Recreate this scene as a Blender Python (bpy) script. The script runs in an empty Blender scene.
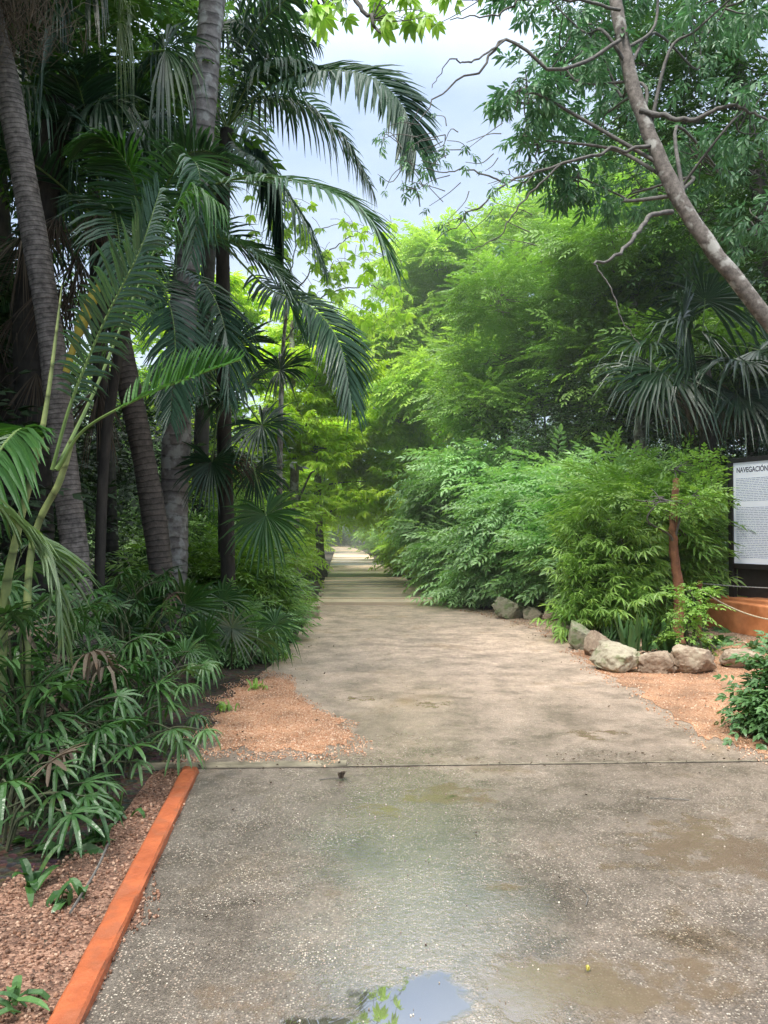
import bpy, math, random
import numpy as np
from mathutils import Vector, noise as mnoise
random.seed(7); RNG = np.random.default_rng(7)
R = math.radians
scene = bpy.context.scene
COL = scene.collection
F = 769.0; CAMH = 1.6; PITCH = math.atan(18 / F)
CP, SP = math.cos(PITCH), math.sin(PITCH)

# ------------------------------------------------------------------ surveying helpers
def W(px, py, Y):
    a, b = (px - 384) / F, (512 - py) / F
    dy = CP - b * SP; dz = SP + b * CP
    k = Y / dy
    return np.array([a * k, Y, CAMH + dz * k])
def G(px, py, z=0.0):
    a, b = (px - 384) / F, (512 - py) / F
    dy = CP - b * SP; dz = SP + b * CP
    k = (z - CAMH) / dz
    return np.array([a * k, dy * k, z])

# ------------------------------------------------------------------ object helpers
def thing(name, label, cat, loc=(0, 0, 0), group=None, rotz=0, kind=None):
    o = bpy.data.objects.new(name, None); COL.objects.link(o)
    o.location = tuple(float(v) for v in loc); o.rotation_euler = (0, 0, rotz); o.empty_display_size = .2
    o['label'] = label; o['category'] = cat
    if group: o['group'] = group
    return o
def tag(o, label=None, cat=None, group=None, kind=None):
    if label: o['label'] = label
    if cat: o['category'] = cat
    if group: o['group'] = group
    if kind: o['kind'] = kind
    return o
class MB:
    """collects vertex / face arrays of ONE object"""
    def __init__(s): s.V = []; s.T = []; s.Fc = {3: [], 4: []}; s.n = 0
    def add(s, V, Fs, tv=None):
        V = np.asarray(V, float).reshape(-1, 3)
        if tv is None: tv = np.zeros((len(V), 3))
        s.V.append(V); s.T.append(np.asarray(tv, float).reshape(-1, 3))
        for f in (Fs if isinstance(Fs, (list, tuple)) else [Fs]):
            f = np.asarray(f, int)
            if f.size: s.Fc[f.shape[1]].append(f + s.n)
        s.n += len(V)
    def build(s, name, mat, parent=None, origin=None, smooth=False, bevel=0):
        V = np.concatenate(s.V) if s.V else np.zeros((0, 3)); T = np.concatenate(s.T) if s.T else V
        if origin is None and parent is not None: origin = parent.location
        if origin is not None: V = V - np.array(tuple(origin))
        me = bpy.data.meshes.new(name)
        tri = np.concatenate(s.Fc[3]) if s.Fc[3] else np.zeros((0, 3), int)
        qd = np.concatenate(s.Fc[4]) if s.Fc[4] else np.zeros((0, 4), int)
        loops = np.concatenate([tri.ravel(), qd.ravel()]).astype(np.int32)
        me.vertices.add(len(V)); me.vertices.foreach_set('co', V.astype(np.float32).ravel())
        me.loops.add(len(loops)); me.loops.foreach_set('vertex_index', loops)
        nf = len(tri) + len(qd)
        me.polygons.add(nf)
        st = np.concatenate([np.arange(len(tri)) * 3, len(tri) * 3 + np.arange(len(qd)) * 4]).astype(np.int32)
        me.polygons.foreach_set('loop_start', st)
        me.polygons.foreach_set('use_smooth', np.full(nf, smooth))
        me.update(calc_edges=True)
        at = me.attributes.new('tv', 'FLOAT_VECTOR', 'POINT'); at.data.foreach_set('vector', T.astype(np.float32).ravel())
        me.materials.append(mat)
        o = bpy.data.objects.new(name, me); COL.objects.link(o)
        if parent is not None: o.parent = parent
        elif origin is not None: o.location = tuple(float(v) for v in origin)
        if bevel:
            m = o.modifiers.new('bevel', 'BEVEL'); m.width = bevel; m.segments = 2; m.limit_method = 'ANGLE'
        return o
def kids(o): return [c for c in bpy.data.objects if c.parent == o]
def dup(root, loc, rotz=0, sc=1, label=None, group=None):
    r = root.copy(); COL.objects.link(r); r.location = tuple(float(v) for v in loc); r.rotation_euler = (0, 0, rotz)
    r.scale = (sc, sc, sc) if np.isscalar(sc) else sc
    if label: r['label'] = label
    if group: r['group'] = group
    for ch in kids(root):
        c = ch.copy(); COL.objects.link(c); c.parent = r
        for g in kids(ch):
            d = g.copy(); COL.objects.link(d); d.parent = c
    return r
def nrm(v):
    v = np.asarray(v, float); return v / np.maximum(np.linalg.norm(v, axis=-1, keepdims=True), 1e-9)
def spline(P, n):
    P = np.asarray(P, float)
    if len(P) == 2: return P[0] + (P[1] - P[0]) * np.linspace(0, 1, n)[:, None]
    Q = np.vstack([2 * P[0] - P[1], P, 2 * P[-1] - P[-2]])
    t = np.linspace(0, len(P) - 1 - 1e-6, n); i = t.astype(int); u = (t - i)[:, None]
    a, b, c, d = Q[i], Q[i + 1], Q[i + 2], Q[i + 3]
    return .5 * (2 * b + (c - a) * u + (2 * a - 5 * b + 4 * c - d) * u**2 + (-a + 3 * b - 3 * c + d) * u**3)
def tube(mb, P, r, n=8, val=0., ell=1.):
    P = np.asarray(P, float); m = len(P); r = np.broadcast_to(np.asarray(r, float), (m,))
    T = nrm(np.gradient(P, axis=0)); ref = np.array([.31, .95, .05]) if abs(T[:, 2]).mean() > .5 else np.array([0, 0, 1.])
    A = nrm(np.cross(T, ref)); B = np.cross(T, A)
    th = np.arange(n) * 2 * np.pi / n
    V = P[:, None] + r[:, None, None] * (np.cos(th)[None, :, None] * A[:, None] + ell * np.sin(th)[None, :, None] * B[:, None])
    i = np.arange(m - 1)[:, None] * n; j = np.arange(n)[None]; k = (np.arange(n)[None] + 1) % n
    Fq = np.stack([i + j, i + k, i + n + k, i + n + j], -1).reshape(-1, 4)
    L = np.concatenate([[0], np.cumsum(np.linalg.norm(np.diff(P, axis=0), axis=1))])
    tv = np.zeros((m, n, 3)); tv[..., 0] = th / (2 * np.pi); tv[..., 1] = L[:, None]; tv[..., 2] = val
    mb.add(V.reshape(-1, 3), Fq, tv.reshape(-1, 3))
    # caps
    mb.add(np.vstack([V[0], V[-1]]), [np.array([[0, a + 1, a] for a in range(1, n - 1)]), np.array([[n, n + a, n + a + 1] for a in range(1, n - 1)])], np.tile([0, 0, val], (2 * n, 1)))
def box(mb, c, s, rz=0, val=0., M=None):
    x, y, z = [v / 2 for v in s]
    V = np.array([[a, b, d] for d in (-z, z) for b in (-y, y) for a in (-x, x)], float)
    if M is not None: V = V @ np.asarray(M).T
    cs, sn = math.cos(rz), math.sin(rz)
    V = np.stack([V[:, 0] * cs - V[:, 1] * sn, V[:, 0] * sn + V[:, 1] * cs, V[:, 2]], -1) + np.asarray(c, float)
    mb.add(V, np.array([[0, 2, 3, 1], [4, 5, 7, 6], [0, 1, 5, 4], [2, 6, 7, 3], [0, 4, 6, 2], [1, 3, 7, 5]]), np.tile([0, 0, val], (8, 1)))

# ------------------------------------------------------------------ materials
def newmat(name):
    m = bpy.data.materials.new(name); m.use_nodes = True; nt = m.node_tree; nt.nodes.clear()
    return m, nt, (lambda t, **k: mknode(nt, t, **k)), nt.links.new
def mknode(nt, t, **k):
    n = nt.nodes.new(t)
    for a, v in k.items():
        if a.startswith('i_'):
            key = a[2:].replace('_', ' ')
            n.inputs[int(key) if key.isdigit() else key].default_value = v
        else: setattr(n, a, v)
    return n
def ramp(N, stops, interp='LINEAR'):
    r = N('ShaderNodeValToRGB'); r.color_ramp.interpolation = interp
    e = r.color_ramp.elements
    while len(e) < len(stops): e.new(.5)
    for x, (p, c) in zip(e, stops): x.position = p; x.color = tuple(c) + (1,) if len(c) == 3 else c
    return r
def g1(v): return (v, v, v)
def leafmat(name, dark, light, rough=.42, trans=.3, tcol=None, spec=.45, hue=.25, nsc=.5):
    m, nt, N, L = newmat(name)
    at = N('ShaderNodeAttribute', attribute_name='tv'); sx = N('ShaderNodeSeparateXYZ'); L(at.outputs['Vector'], sx.inputs[0])
    cr = ramp(N, [(0, dark), (.55, [(a + b) / 2 * .9 for a, b in zip(dark, light)]), (1, light)]); L(sx.outputs[2], cr.inputs[0])
    geo = N('ShaderNodeNewGeometry')
    nz = N('ShaderNodeTexNoise', i_Scale=nsc, i_Detail=2.); L(geo.outputs['Position'], nz.inputs['Vector'])
    r2 = ramp(N, [(.3, g1(1 - hue)), (.7, g1(1 + hue))]); L(nz.outputs[0], r2.inputs[0])
    mx = N('ShaderNodeMix', data_type='RGBA', blend_type='MULTIPLY'); mx.inputs[0].default_value = 1
    L(cr.outputs[0], mx.inputs[6]); L(r2.outputs[0], mx.inputs[7])
    # brownish edges / spots on some leaves
    n2 = N('ShaderNodeTexNoise', i_Scale=9., i_Detail=3.); L(geo.outputs['Position'], n2.inputs['Vector'])
    r3 = ramp(N, [(.62, g1(0)), (.78, g1(.55))]); L(n2.outputs[0], r3.inputs[0])
    m2 = N('ShaderNodeMix', data_type='RGBA'); L(r3.outputs[0], m2.inputs[0]); L(mx.outputs[2], m2.inputs[6]); m2.inputs[7].default_value = (light[0] * 1.1 + .02, light[1] * .8, light[2] * .5, 1)
    b = N('ShaderNodeBsdfPrincipled', i_Roughness=rough); b.inputs['Specular IOR Level'].default_value = spec
    L(m2.outputs[2], b.inputs['Base Color'])
    n3 = N('ShaderNodeTexNoise', i_Scale=60.); L(geo.outputs['Position'], n3.inputs['Vector'])
    bp = N('ShaderNodeBump', i_Strength=.25, i_Distance=.01); L(n3.outputs[0], bp.inputs['Height']); L(bp.outputs[0], b.inputs['Normal'])
    t = N('ShaderNodeBsdfTranslucent'); tm = N('ShaderNodeMix', data_type='RGBA', blend_type='MULTIPLY'); tm.inputs[0].default_value = 1
    L(m2.outputs[2], tm.inputs[6]); tm.inputs[7].default_value = tuple(tcol or (1.5, 1.7, .6)) + (1,); L(tm.outputs[2], t.inputs[0])
    ms = N('ShaderNodeMixShader'); ms.inputs[0].default_value = trans
    L(b.outputs[0], ms.inputs[1]); L(t.outputs[0], ms.inputs[2])
    o = N('ShaderNodeOutputMaterial'); L(ms.outputs[0], o.inputs[0])
    return m
def barkmat(name, c1, c2, rings=0, scale=6, rough=.85, bump=.5, lichen=None, stretch=1.):
    m, nt, N, L = newmat(name)
    geo = N('ShaderNodeNewGeometry'); at = N('ShaderNodeAttribute', attribute_name='tv')
    mp = N('ShaderNodeMapping'); mp.inputs['Scale'].default_value = (1, 1, stretch); L(geo.outputs['Position'], mp.inputs[0])
    nz = N('ShaderNodeTexNoise', i_Scale=float(scale), i_Detail=6., i_Roughness=.65); L(mp.outputs[0], nz.inputs['Vector'])
    cr = ramp(N, [(.3, c1), (.7, c2)]); L(nz.outputs[0], cr.inputs[0]); col = cr.outputs[0]; h = nz.outputs[0]
    if rings:
        sx = N('ShaderNodeSeparateXYZ'); L(at.outputs['Vector'], sx.inputs[0])
        n2 = N('ShaderNodeTexNoise', i_Scale=3., i_Detail=3.); L(geo.outputs['Position'], n2.inputs['Vector'])
        a = N('ShaderNodeMath', operation='MULTIPLY_ADD'); L(n2.outputs[0], a.inputs[0]); a.inputs[1].default_value = 1.1; 
        s = N('ShaderNodeMath', operation='MULTIPLY'); L(sx.outputs[1], s.inputs[0]); s.inputs[1].default_value = rings; L(s.outputs[0], a.inputs[2])
        fr = N('ShaderNodeMath', operation='FRACT'); L(a.outputs[0], fr.inputs[0])
        rr = ramp(N, [(0, g1(.25)), (.12, g1(1)), (.75, g1(.85)), (1, g1(.45))]); L(fr.outputs[0], rr.inputs[0])
        mx = N('ShaderNodeMix', data_type='RGBA', blend_type='MULTIPLY'); mx.inputs[0].default_value = 1; L(col, mx.inputs[6]); L(rr.outputs[0], mx.inputs[7]); col = mx.outputs[2]
        ad = N('ShaderNodeMath', operation='MULTIPLY_ADD'); L(rr.outputs[0], ad.inputs[0]); ad.inputs[1].default_value = .8; L(h, ad.inputs[2]); h = ad.outputs[0]
    if lichen:
        n4 = N('ShaderNodeTexNoise', i_Scale=7., i_Detail=5.); L(geo.outputs['Position'], n4.inputs['Vector'])
        r4 = ramp(N, [(.52, g1(0)), (.62, g1(.8))]); L(n4.outputs[0], r4.inputs[0])
        mx = N('ShaderNodeMix', data_type='RGBA'); L(r4.outputs[0], mx.inputs[0]); L(col, mx.inputs[6]); mx.inputs[7].default_value = tuple(lichen) + (1,); col = mx.outputs[2]
    b = N('ShaderNodeBsdfPrincipled', i_Roughness=rough); L(col, b.inputs['Base Color'])
    bp = N('ShaderNodeBump', i_Strength=bump, i_Distance=.02); L(h, bp.inputs['Height']); L(bp.outputs[0], b.inputs['Normal'])
    o = N('ShaderNodeOutputMaterial'); L(b.outputs[0], o.inputs[0]); return m
def plain(name, c, rough=.6, var=.15, scale=8, bump=.2, metal=0, c2=None):
    m, nt, N, L = newmat(name)
    geo = N('ShaderNodeNewGeometry')
    nz = N('ShaderNodeTexNoise', i_Scale=float(scale), i_Detail=6.); L(geo.outputs['Position'], nz.inputs['Vector'])
    cr = ramp(N, [(.3, [v * (1 - var) for v in c]), (.7, c2 or [min(1, v * (1 + var)) for v in c])]); L(nz.outputs[0], cr.inputs[0])
    b = N('ShaderNodeBsdfPrincipled', i_Roughness=rough, i_Metallic=float(metal)); L(cr.outputs[0], b.inputs['Base Color'])
    bp = N('ShaderNodeBump', i_Strength=bump, i_Distance=.01); L(nz.outputs[0], bp.inputs['Height']); L(bp.outputs[0], b.inputs['Normal'])
    o = N('ShaderNodeOutputMaterial'); L(b.outputs[0], o.inputs[0]); return m

HAZE = .0036
M = {}
M['frond_dark'] = leafmat('frond_dark', (.022, .06, .038), (.07, .155, .085), rough=.38, trans=.18, spec=.5)
M['frond_green'] = leafmat('frond_green', (.03, .09, .03), (.09, .22, .055), rough=.38, trans=.3)
M['frond_pale'] = leafmat('frond_pale', (.07, .12, .06), (.2, .28, .14), rough=.4, trans=.3)
M['fan_dark'] = leafmat('fan_dark', (.018, .05, .028), (.06, .12, .055), rough=.35, trans=.15, spec=.6)
M['fan_low'] = leafmat('fan_low', (.025, .075, .022), (.08, .18, .055), rough=.33, trans=.2, spec=.6)
M['rhapis'] = leafmat('rhapis', (.012, .045, .012), (.06, .155, .035), rough=.42, trans=.2, spec=.4)
M['silver'] = leafmat('silver', (.14, .2, .16), (.3, .38, .3), rough=.35, trans=.1)
M['dead'] = leafmat('dead', (.06, .045, .035), (.2, .16, .12), rough=.8, trans=.1, tcol=(1.2, 1, .7), spec=.2)
M['lime'] = leafmat('lime', (.26, .42, .03), (.60, .78, .10), rough=.45, trans=.5, tcol=(1.3, 1.4, .5))
M['bright'] = leafmat('bright', (.22, .40, .06), (.54, .72, .17), rough=.45, trans=.48, tcol=(1.3, 1.4, .6))
M['mid'] = leafmat('mid', (.12, .25, .05), (.32, .50, .12), rough=.42, trans=.3)
M['shrub'] = leafmat('shrub', (.18, .36, .14), (.44, .64, .32), rough=.4, trans=.28)
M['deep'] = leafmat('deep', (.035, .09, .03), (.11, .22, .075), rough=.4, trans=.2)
M['forest_shaded'] = leafmat('forest_shaded', (.012, .03, .012), (.045, .09, .035), rough=.55, trans=.12, nsc=.25, hue=.4)  # forest leaves darkened; the shade of the thickets is put into the colour
M['mango'] = leafmat('mango', (.07, .15, .08), (.20, .36, .18), rough=.36, trans=.22, tcol=(1, 1.5, .9))
M['forest'] = leafmat('forest', (.05, .12, .03), (.15, .28, .08), rough=.5, trans=.25, nsc=.25, hue=.4)
M['forest_far'] = leafmat('forest_far', (.20, .34, .09), (.42, .60, .20), rough=.5, trans=.3, nsc=.15, hue=.3)  # paler forest leaves; brightness and haze of distance are put into the colour
M['bark_ring'] = barkmat('bark_ring', (.06, .05, .045), (.33, .285, .26), rings=22, scale=14)
M['bark_pale'] = barkmat('bark_pale', (.16, .14, .13), (.36, .33, .32), rings=7, scale=10, lichen=(.42, .42, .4))
M['bark_brown'] = barkmat('bark_brown', (.05, .042, .035), (.16, .13, .11), rings=15, scale=12)
M['bark_dark'] = barkmat('bark_dark', (.02, .018, .016), (.07, .06, .05), scale=12, stretch=.3)
M['bark_grey'] = barkmat('bark_grey', (.05, .042, .036), (.22, .19, .17), scale=16, lichen=(.40, .39, .36))
M['bark_red'] = barkmat('bark_red', (.10, .04, .02), (.26, .11, .055), scale=9)
M['twig'] = barkmat('twig', (.06, .055, .05), (.16, .15, .14), scale=20)
M['stem_green'] = barkmat('stem_green', (.14, .2, .07), (.33, .38, .14), rings=5, scale=8, bump=.2, rough=.5)
M['stem_yellow'] = barkmat('stem_yellow', (.3, .22, .03), (.5, .42, .06), scale=6, bump=.1, rough=.5)
M['rachis'] = barkmat('rachis', (.09, .15, .04), (.18, .27, .08), scale=5, bump=.1, rough=.45)
M['stem'] = barkmat('stem', (.03, .04, .02), (.09, .1, .05), scale=14)

# ------------------------------------------------------------------ leaf templates
def leafV(w, fold=.12, droop=.1):
    V = np.array([[0, 0, 0], [-w / 2, .42, fold * w * 2], [0, .45, 0], [w / 2, .42, fold * w * 2], [-w * .28, .75, fold * w - droop * .5], [w * .28, .75, fold * w - droop * .5], [0, 1, -droop]], float)
    Fc = np.array([[0, 2, 1], [0, 3, 2], [1, 2, 4], [2, 3, 5], [2, 5, 4], [4, 5, 6]])
    return V, Fc
def kiteV(w, droop=.08):
    V = np.array([[0, 0, 0], [-w / 2, .45, .03], [w / 2, .45, .03], [0, 1, -droop]], float)
    return V, np.array([[0, 2, 1], [1, 2, 3]])
def bas(d, up=(0, 0, 1), roll=None):
    d = nrm(d); up = np.broadcast_to(np.asarray(up, float), d.shape)
    bad = np.abs((nrm(up) * d).sum(-1)) > .97
    up = np.where(bad[..., None], np.array([.3, .9, .1]), up)
    s = nrm(np.cross(d, up)); u = np.cross(s, d)
    if roll is not None:
        c, q = np.cos(roll)[..., None], np.sin(roll)[..., None]; s, u = s * c + u * q, u * c - s * q
    return np.stack([s, d, u], -1)        # columns: side, forward, up
def inst(tm, Mx, pos, rnd):
    V, Fc, tz = tm; k = len(pos); n = len(V)
    out = np.einsum('kij,nj->kni', Mx, V) + pos[:, None]
    f = (Fc[None] + (np.arange(k) * n)[:, None, None]).reshape(-1, Fc.shape[1])
    tv = np.zeros((k, n, 3)); tv[..., 2] = np.clip(tz[None] * .5 + rnd[:, None], 0, 1)
    return out.reshape(-1, 3), f, tv.reshape(-1, 3)
def tmpl(leaves, leaf):
    V0, F0 = leaf; Vs, Fs, Z = [], [], []; n = 0
    for (p, d, s, roll) in leaves:
        Mx = bas(np.array([d], float), roll=np.array([roll]))[0] * s
        Vs.append(V0 @ Mx.T + np.array(p)); Fs.append(F0 + n); Z.append(np.full(len(V0), random.random())); n += len(V0)
    return np.vstack(Vs), np.vstack(Fs), np.concatenate(Z)
def t_pinnate(n=8, ll=.3, leaf=None, ang=62, droop=.35, term=True):
    L = []
    for i in range(n):
        t = (i + .8) / n; z = -droop * t * t; s = ll * (1 - .45 * abs(t - .5)) * random.uniform(.85, 1.1)
        for sd in (-1, 1):
            a = R(ang - 18 * t + random.uniform(-8, 8)); L.append(((0, t, z), (sd * math.sin(a), math.cos(a), -droop * .8 * t - random.uniform(0, .25)), s, random.uniform(-.3, .3)))
    if term: L.append(((0, 1, -droop), (0, 1, -droop), ll, 0))
    return tmpl(L, leaf or leafV(.3))
def t_palmate(n=7, leaf=None, droop=.35, spread=115):
    L = []
    for i in range(n):
        a = R(-spread + 2 * spread * i / (n - 1) + random.uniform(-6, 6)); s = random.uniform(.8, 1) * (1 - .25 * abs(a) / R(spread))
        L.append(((0, 0, 0), (math.sin(a), math.cos(a), -droop - random.uniform(-.1, .25)), s, random.uniform(-.3, .3)))
    return tmpl(L, leaf or leafV(.26))
def t_whorl(n=9, ll=.55, leaf=None, hang=.5):
    L = []
    for i in range(n):
        t = i / n; a = i * 2.4; d = (math.cos(a) * .9, .55 + .5 * t, math.sin(a) * .6 - hang)
        L.append(((0, .25 + .55 * t, -.1 * t), d, ll * random.uniform(.7, 1.1), random.uniform(-.6, .6)))
    return tmpl(L, leaf or leafV(.28))
def t_multi(base, n=5, spread=.9, rise=.5):
    """a branchlet carrying n compound leaves"""
    Vs, Fs, Z = [], [], []; k = 0
    for i in range(n):
        t = (i + 1) / n; a = random.uniform(.5, 1.1) * (1 if i % 2 else -1) * (0 if i == n - 1 else 1)
        Mx = bas(np.array([[math.sin(a), math.cos(a), random.uniform(-.2, .35)]]))[0] * random.uniform(.4, .6)
        Vs.append(base[0] @ Mx.T + np.array([0, t * .7, rise * t * .2])); Fs.append(base[1] + k); Z.append(np.clip(base[2] * .5 + random.random() * .5, 0, 1)); k += len(base[0])
    return np.vstack(Vs), np.vstack(Fs), np.concatenate(Z)
TP = {
 'pinnate': t_multi(t_pinnate(5, .42, leafV(.36)), 4),
 'fine': t_multi(t_pinnate(6, .36, leafV(.34)), 5),
 'palm7': t_multi(t_palmate(7, leafV(.27), .45), 4),
 'palm7x': t_palmate(7, leafV(.38), .5),
 'narrow': t_multi(t_pinnate(5, .5, leafV(.17), ang=55, droop=.4), 3),
 'nwhorl': t_multi(t_palmate(7, leafV(.19), .55, 140), 3),
 'whorl': t_whorl(10, .6, leafV(.27)),
 'broad': t_multi(t_pinnate(3, .5, leafV(.42), ang=55, droop=.3), 4),
 'fill': t_multi(t_pinnate(3, .5, kiteV(.42), ang=60), 3),
 'fill2': t_multi(t_palmate(5, kiteV(.4), .4), 3),
}
def crown(mbL, mbT, clumps, tp, size, rng, nsub=14, per=9, flat=.5, up=.15, subr=.34, hang=0., drop=.0):
    """clumps: (centre, radii). Leafy branchlets are gathered in flattened layers inside each clump"""
    tpl = TP[tp]
    for c, r in clumps:
        c = np.asarray(c, float); r = np.asarray(r, float) * np.ones(3)
        d = nrm(rng.normal(size=(nsub, 3))); rad = rng.uniform(.35, 1., (nsub, 1)) ** .6
        sc = c + d * rad * r * (1 - subr * .6)
        rs = r * subr * rng.uniform(.7, 1.3, (nsub, 1))
        q = rng.normal(size=(nsub, per, 3)) * .55; q[..., 2] *= flat
        pos = (sc[:, None] + q * rs[:, None]).reshape(-1, 3)
        out = nrm((pos - c) / r) * .7 + nrm(q.reshape(-1, 3)) * .8 + rng.normal(size=pos.shape) * .3
        out[:, 2] = out[:, 2] * .5 + up - hang
        s = size * rng.uniform(.6, 1.25, len(pos))
        Mx = bas(out, roll=rng.normal(size=len(pos)) * .35) * s[:, None, None]
        rnd = (np.repeat(rng.uniform(0, .35, nsub), per) + rng.uniform(-.12, .22, len(pos)))
        mbL.add(*inst(tpl, Mx, pos, rnd))
        if mbT is not None:
            for i in range(nsub):
                a = c + rng.normal(size=3) * r * .15
                mid = (a + sc[i]) / 2 + rng.normal(size=3) * r * .08
                tube(mbT, spline([a, mid, sc[i]], 6), np.linspace(.012, .004, 6) * max(1, r.mean() / 1.2), 4, .5)
def C(px, py, Y, rp, rv=None, rd=None):
    k = Y / F; rv = rp if rv is None else rv
    return (W(px, py, Y), np.array([rp * k, (rd if rd else rp * k), rv * k]))
def tree(name, label, cat, base, trunk, r0, r1, clumps, tp, size, leaf, bark='bark_grey', seed=1, group=None, n=9, limbs=None, bare=(), **kw):
    rng = np.random.default_rng(seed); base = np.asarray(base, float)
    t = thing(name, label, cat, base, group)
    P = spline([base] + [np.asarray(p, float) for p in trunk], 40)
    P[1:-1] += rng.normal(size=(38, 3)) * r0 * .06
    mb = MB(); rr = np.linspace(r0, r1, 40); rr[0] *= 1.5; rr[1] *= 1.2; tube(mb, P, rr * rng.uniform(.95, 1.05, 40), 12)
    mb.build('trunk', M[bark], t, smooth=True)
    mbB = MB()
    for c, r in clumps:
        c = np.asarray(c, float)
        k = int(np.clip(np.argmin(np.linalg.norm(P - c, axis=1)) - 6, 8, 37)); a = P[k]
        if np.linalg.norm(c - a) < .1: continue
        m1 = a + (c - a) * .35 + rng.normal(size=3) * .12 * np.linalg.norm(c - a) + np.array([0, 0, .08 * np.linalg.norm(c - a)])
        m2 = a + (c - a) * .7 + rng.normal(size=3) * .08 * np.linalg.norm(c - a)
        tube(mbB, spline([a, m1, m2, c], 16), np.linspace(rr[k] * .30, .008, 16), 7)
    for pts, ra, rb in bare:
        Q = spline(pts, 26); L = np.linalg.norm(Q[-1] - Q[0])
        Q[1:-1] += rng.normal(size=(24, 3)) * .012 * L * .6
        tube(mbB, Q, np.linspace(ra, rb, 26), 6)
    mbB_has = mbB.n > 0
    mL, mT = MB(), mbB
    crown(mL, mT, clumps, tp, size, rng, **kw)
    mT.build('branches', M['twig'], t, smooth=True)
    mL.build('crown', M[leaf], t)
    return t
def shrub(name, label, cat, base, h, r, tp, size, leaf, seed=1, group=None, nc=6, stems=7, **kw):
    rng = np.random.default_rng(seed); base = np.asarray(base, float)
    t = thing(name, label, cat, base, group)
    cl = []; mS = MB()
    for i in range(nc):
        a = i * 2.4 + rng.uniform(0, 1); rr = r * math.sqrt((i + .5) / nc) * .62; rr *= rng.uniform(.8, 1.25); z = h * (rng.uniform(.18, .92) if i else .85) * (1 - .15 * (rr / r))
        cl.append((base + np.array([math.cos(a) * rr, math.sin(a) * rr, z]), np.array([r * .38, r * .38, h * .17]) * rng.uniform(.75, 1.25)))
    for i in range(stems):
        c = cl[i % nc][0] + rng.normal(size=3) * r * .1; b = base + np.array([rng.normal() * .06, rng.normal() * .06, 0])
        tube(mS, spline([b, b + (c - b) * .5 + np.array([rng.normal() * .05, rng.normal() * .05, h * .08]), c], 10), np.linspace(.014 + .006 * h, .005, 10), 6)
    mL = MB(); crown(mL, mS, cl, tp, size, rng, **kw)
    mS.build('stems', M['stem'], t, smooth=True); mL.build('foliage', M[leaf], t)
    return t

# ------------------------------------------------------------------ palm leaves
def strips(mb, B, D, Nn, L, w, g, prof, S, fold=.25, val=0.5, gp=2.):
    """n strap leaflets at once; B base, D dir, Nn blade normal, g gravity droop"""
    n = len(B); D = nrm(D); X = nrm(np.cross(D, Nn)); U = np.cross(X, D)
    S = np.asarray(S); k = len(S)
    pos = B[:, None] + D[:, None] * (L[:, None] * S)[..., None]
    gv = (g * L)[:, None] * S ** gp
    pos = pos + gv[..., None] * np.array([0, 0, -1.])
    # keep length: shorten horizontally as it droops
    pos[..., :2] = B[:, None, :2] + (pos[..., :2] - B[:, None, :2]) * (1 - .25 * np.clip(g, 0, 1.5)[:, None, None] * S[None, :, None] ** 2)
    hw = (w[:, None] * np.asarray(prof))[..., None]
    up = U[:, None] * hw * fold * 2
    V = np.stack([pos - X[:, None] * hw + up, pos, pos + X[:, None] * hw + up], 2)       # n,k,3,3
    i = (np.arange(n) * k * 3)[:, None, None] + (np.arange(k - 1) * 3)[None, :, None]; j = np.arange(2)[None, None]
    Fq = np.stack([i + j, i + j + 1, i + 3 + j + 1, i + 3 + j], -1).reshape(-1, 4)
    tv = np.zeros((n, k, 3, 3)); tv[..., 0] = S[None, :, None]; tv[..., 2] = np.clip(np.broadcast_to(val, (n,)), 0, 1)[:, None, None]
    mb.add(V.reshape(-1, 3), Fq, tv.reshape(-1, 3))
def frond(mb, mr, P, Lm=.6, n=50, w=.014, droop=.5, lift=.25, roll=0., bare=.15, rng=RNG, a0=68, r0=.014, val=.5, rag=.06, tip=.35):
    Q = spline(P, 60); T = nrm(np.gradient(Q, axis=0))
    sd = np.cross(T, np.array([0, 0, 1.])); ln = np.linalg.norm(sd, axis=1, keepdims=True)
    # keep the side vector steady where the rachis turns vertical
    s0 = nrm(sd[np.argmax(ln[:, 0])]); sd = nrm(np.where(ln > .35, sd, s0 - (T * s0).sum(-1, keepdims=True) * T)); 
    for i in range(1, 60):
        if (sd[i] * sd[i - 1]).sum() < 0: sd[i] *= -1
    U = np.cross(sd, T); 
    if U[5, 2] < 0 : sd, U = -sd, -U
    c, s = math.cos(roll), math.sin(roll); sd, U = sd * c + U * s, U * c - sd * s
    tube(mr, Q, np.linspace(r0, r0 * .18, 60), 6, .5)
    t = np.linspace(bare, .995, n)
    for side in (-1, 1):
        tt = np.clip(t + rng.normal(size=n) * .003, 0, 1); ix = tt * 59; i = np.minimum(ix.astype(int), 58); f = (ix - i)[:, None]
        B = Q[i] * (1 - f) + Q[i + 1] * f; Tt = T[i]; S_ = sd[i] * side; Uu = U[i]
        u = (tt - bare) / (1 - bare)
        ang = np.radians(a0 - 42 * u ** 1.5 + rng.normal(size=n) * 4)
        D = Tt * np.cos(ang)[:, None] + S_ * np.sin(ang)[:, None] + Uu * (lift + rng.normal(size=n) * rag)[:, None]
        L = Lm * (np.clip(.45 + 2.2 * u, 0, 1)) * (1 - (1 - tip) * np.clip((u - .45) / .55, 0, 1) ** 1.4) * rng.uniform(.9, 1.07, n)
        strips(mb, B, D, Uu, L, np.full(n, w) * np.clip(L / Lm + .25, .4, 1), droop * rng.uniform(.7, 1.3, n), [.35, 1, 1, .72, .06], [0, .12, .4, .72, 1], .3, val + rng.normal(size=n) * .12)
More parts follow.
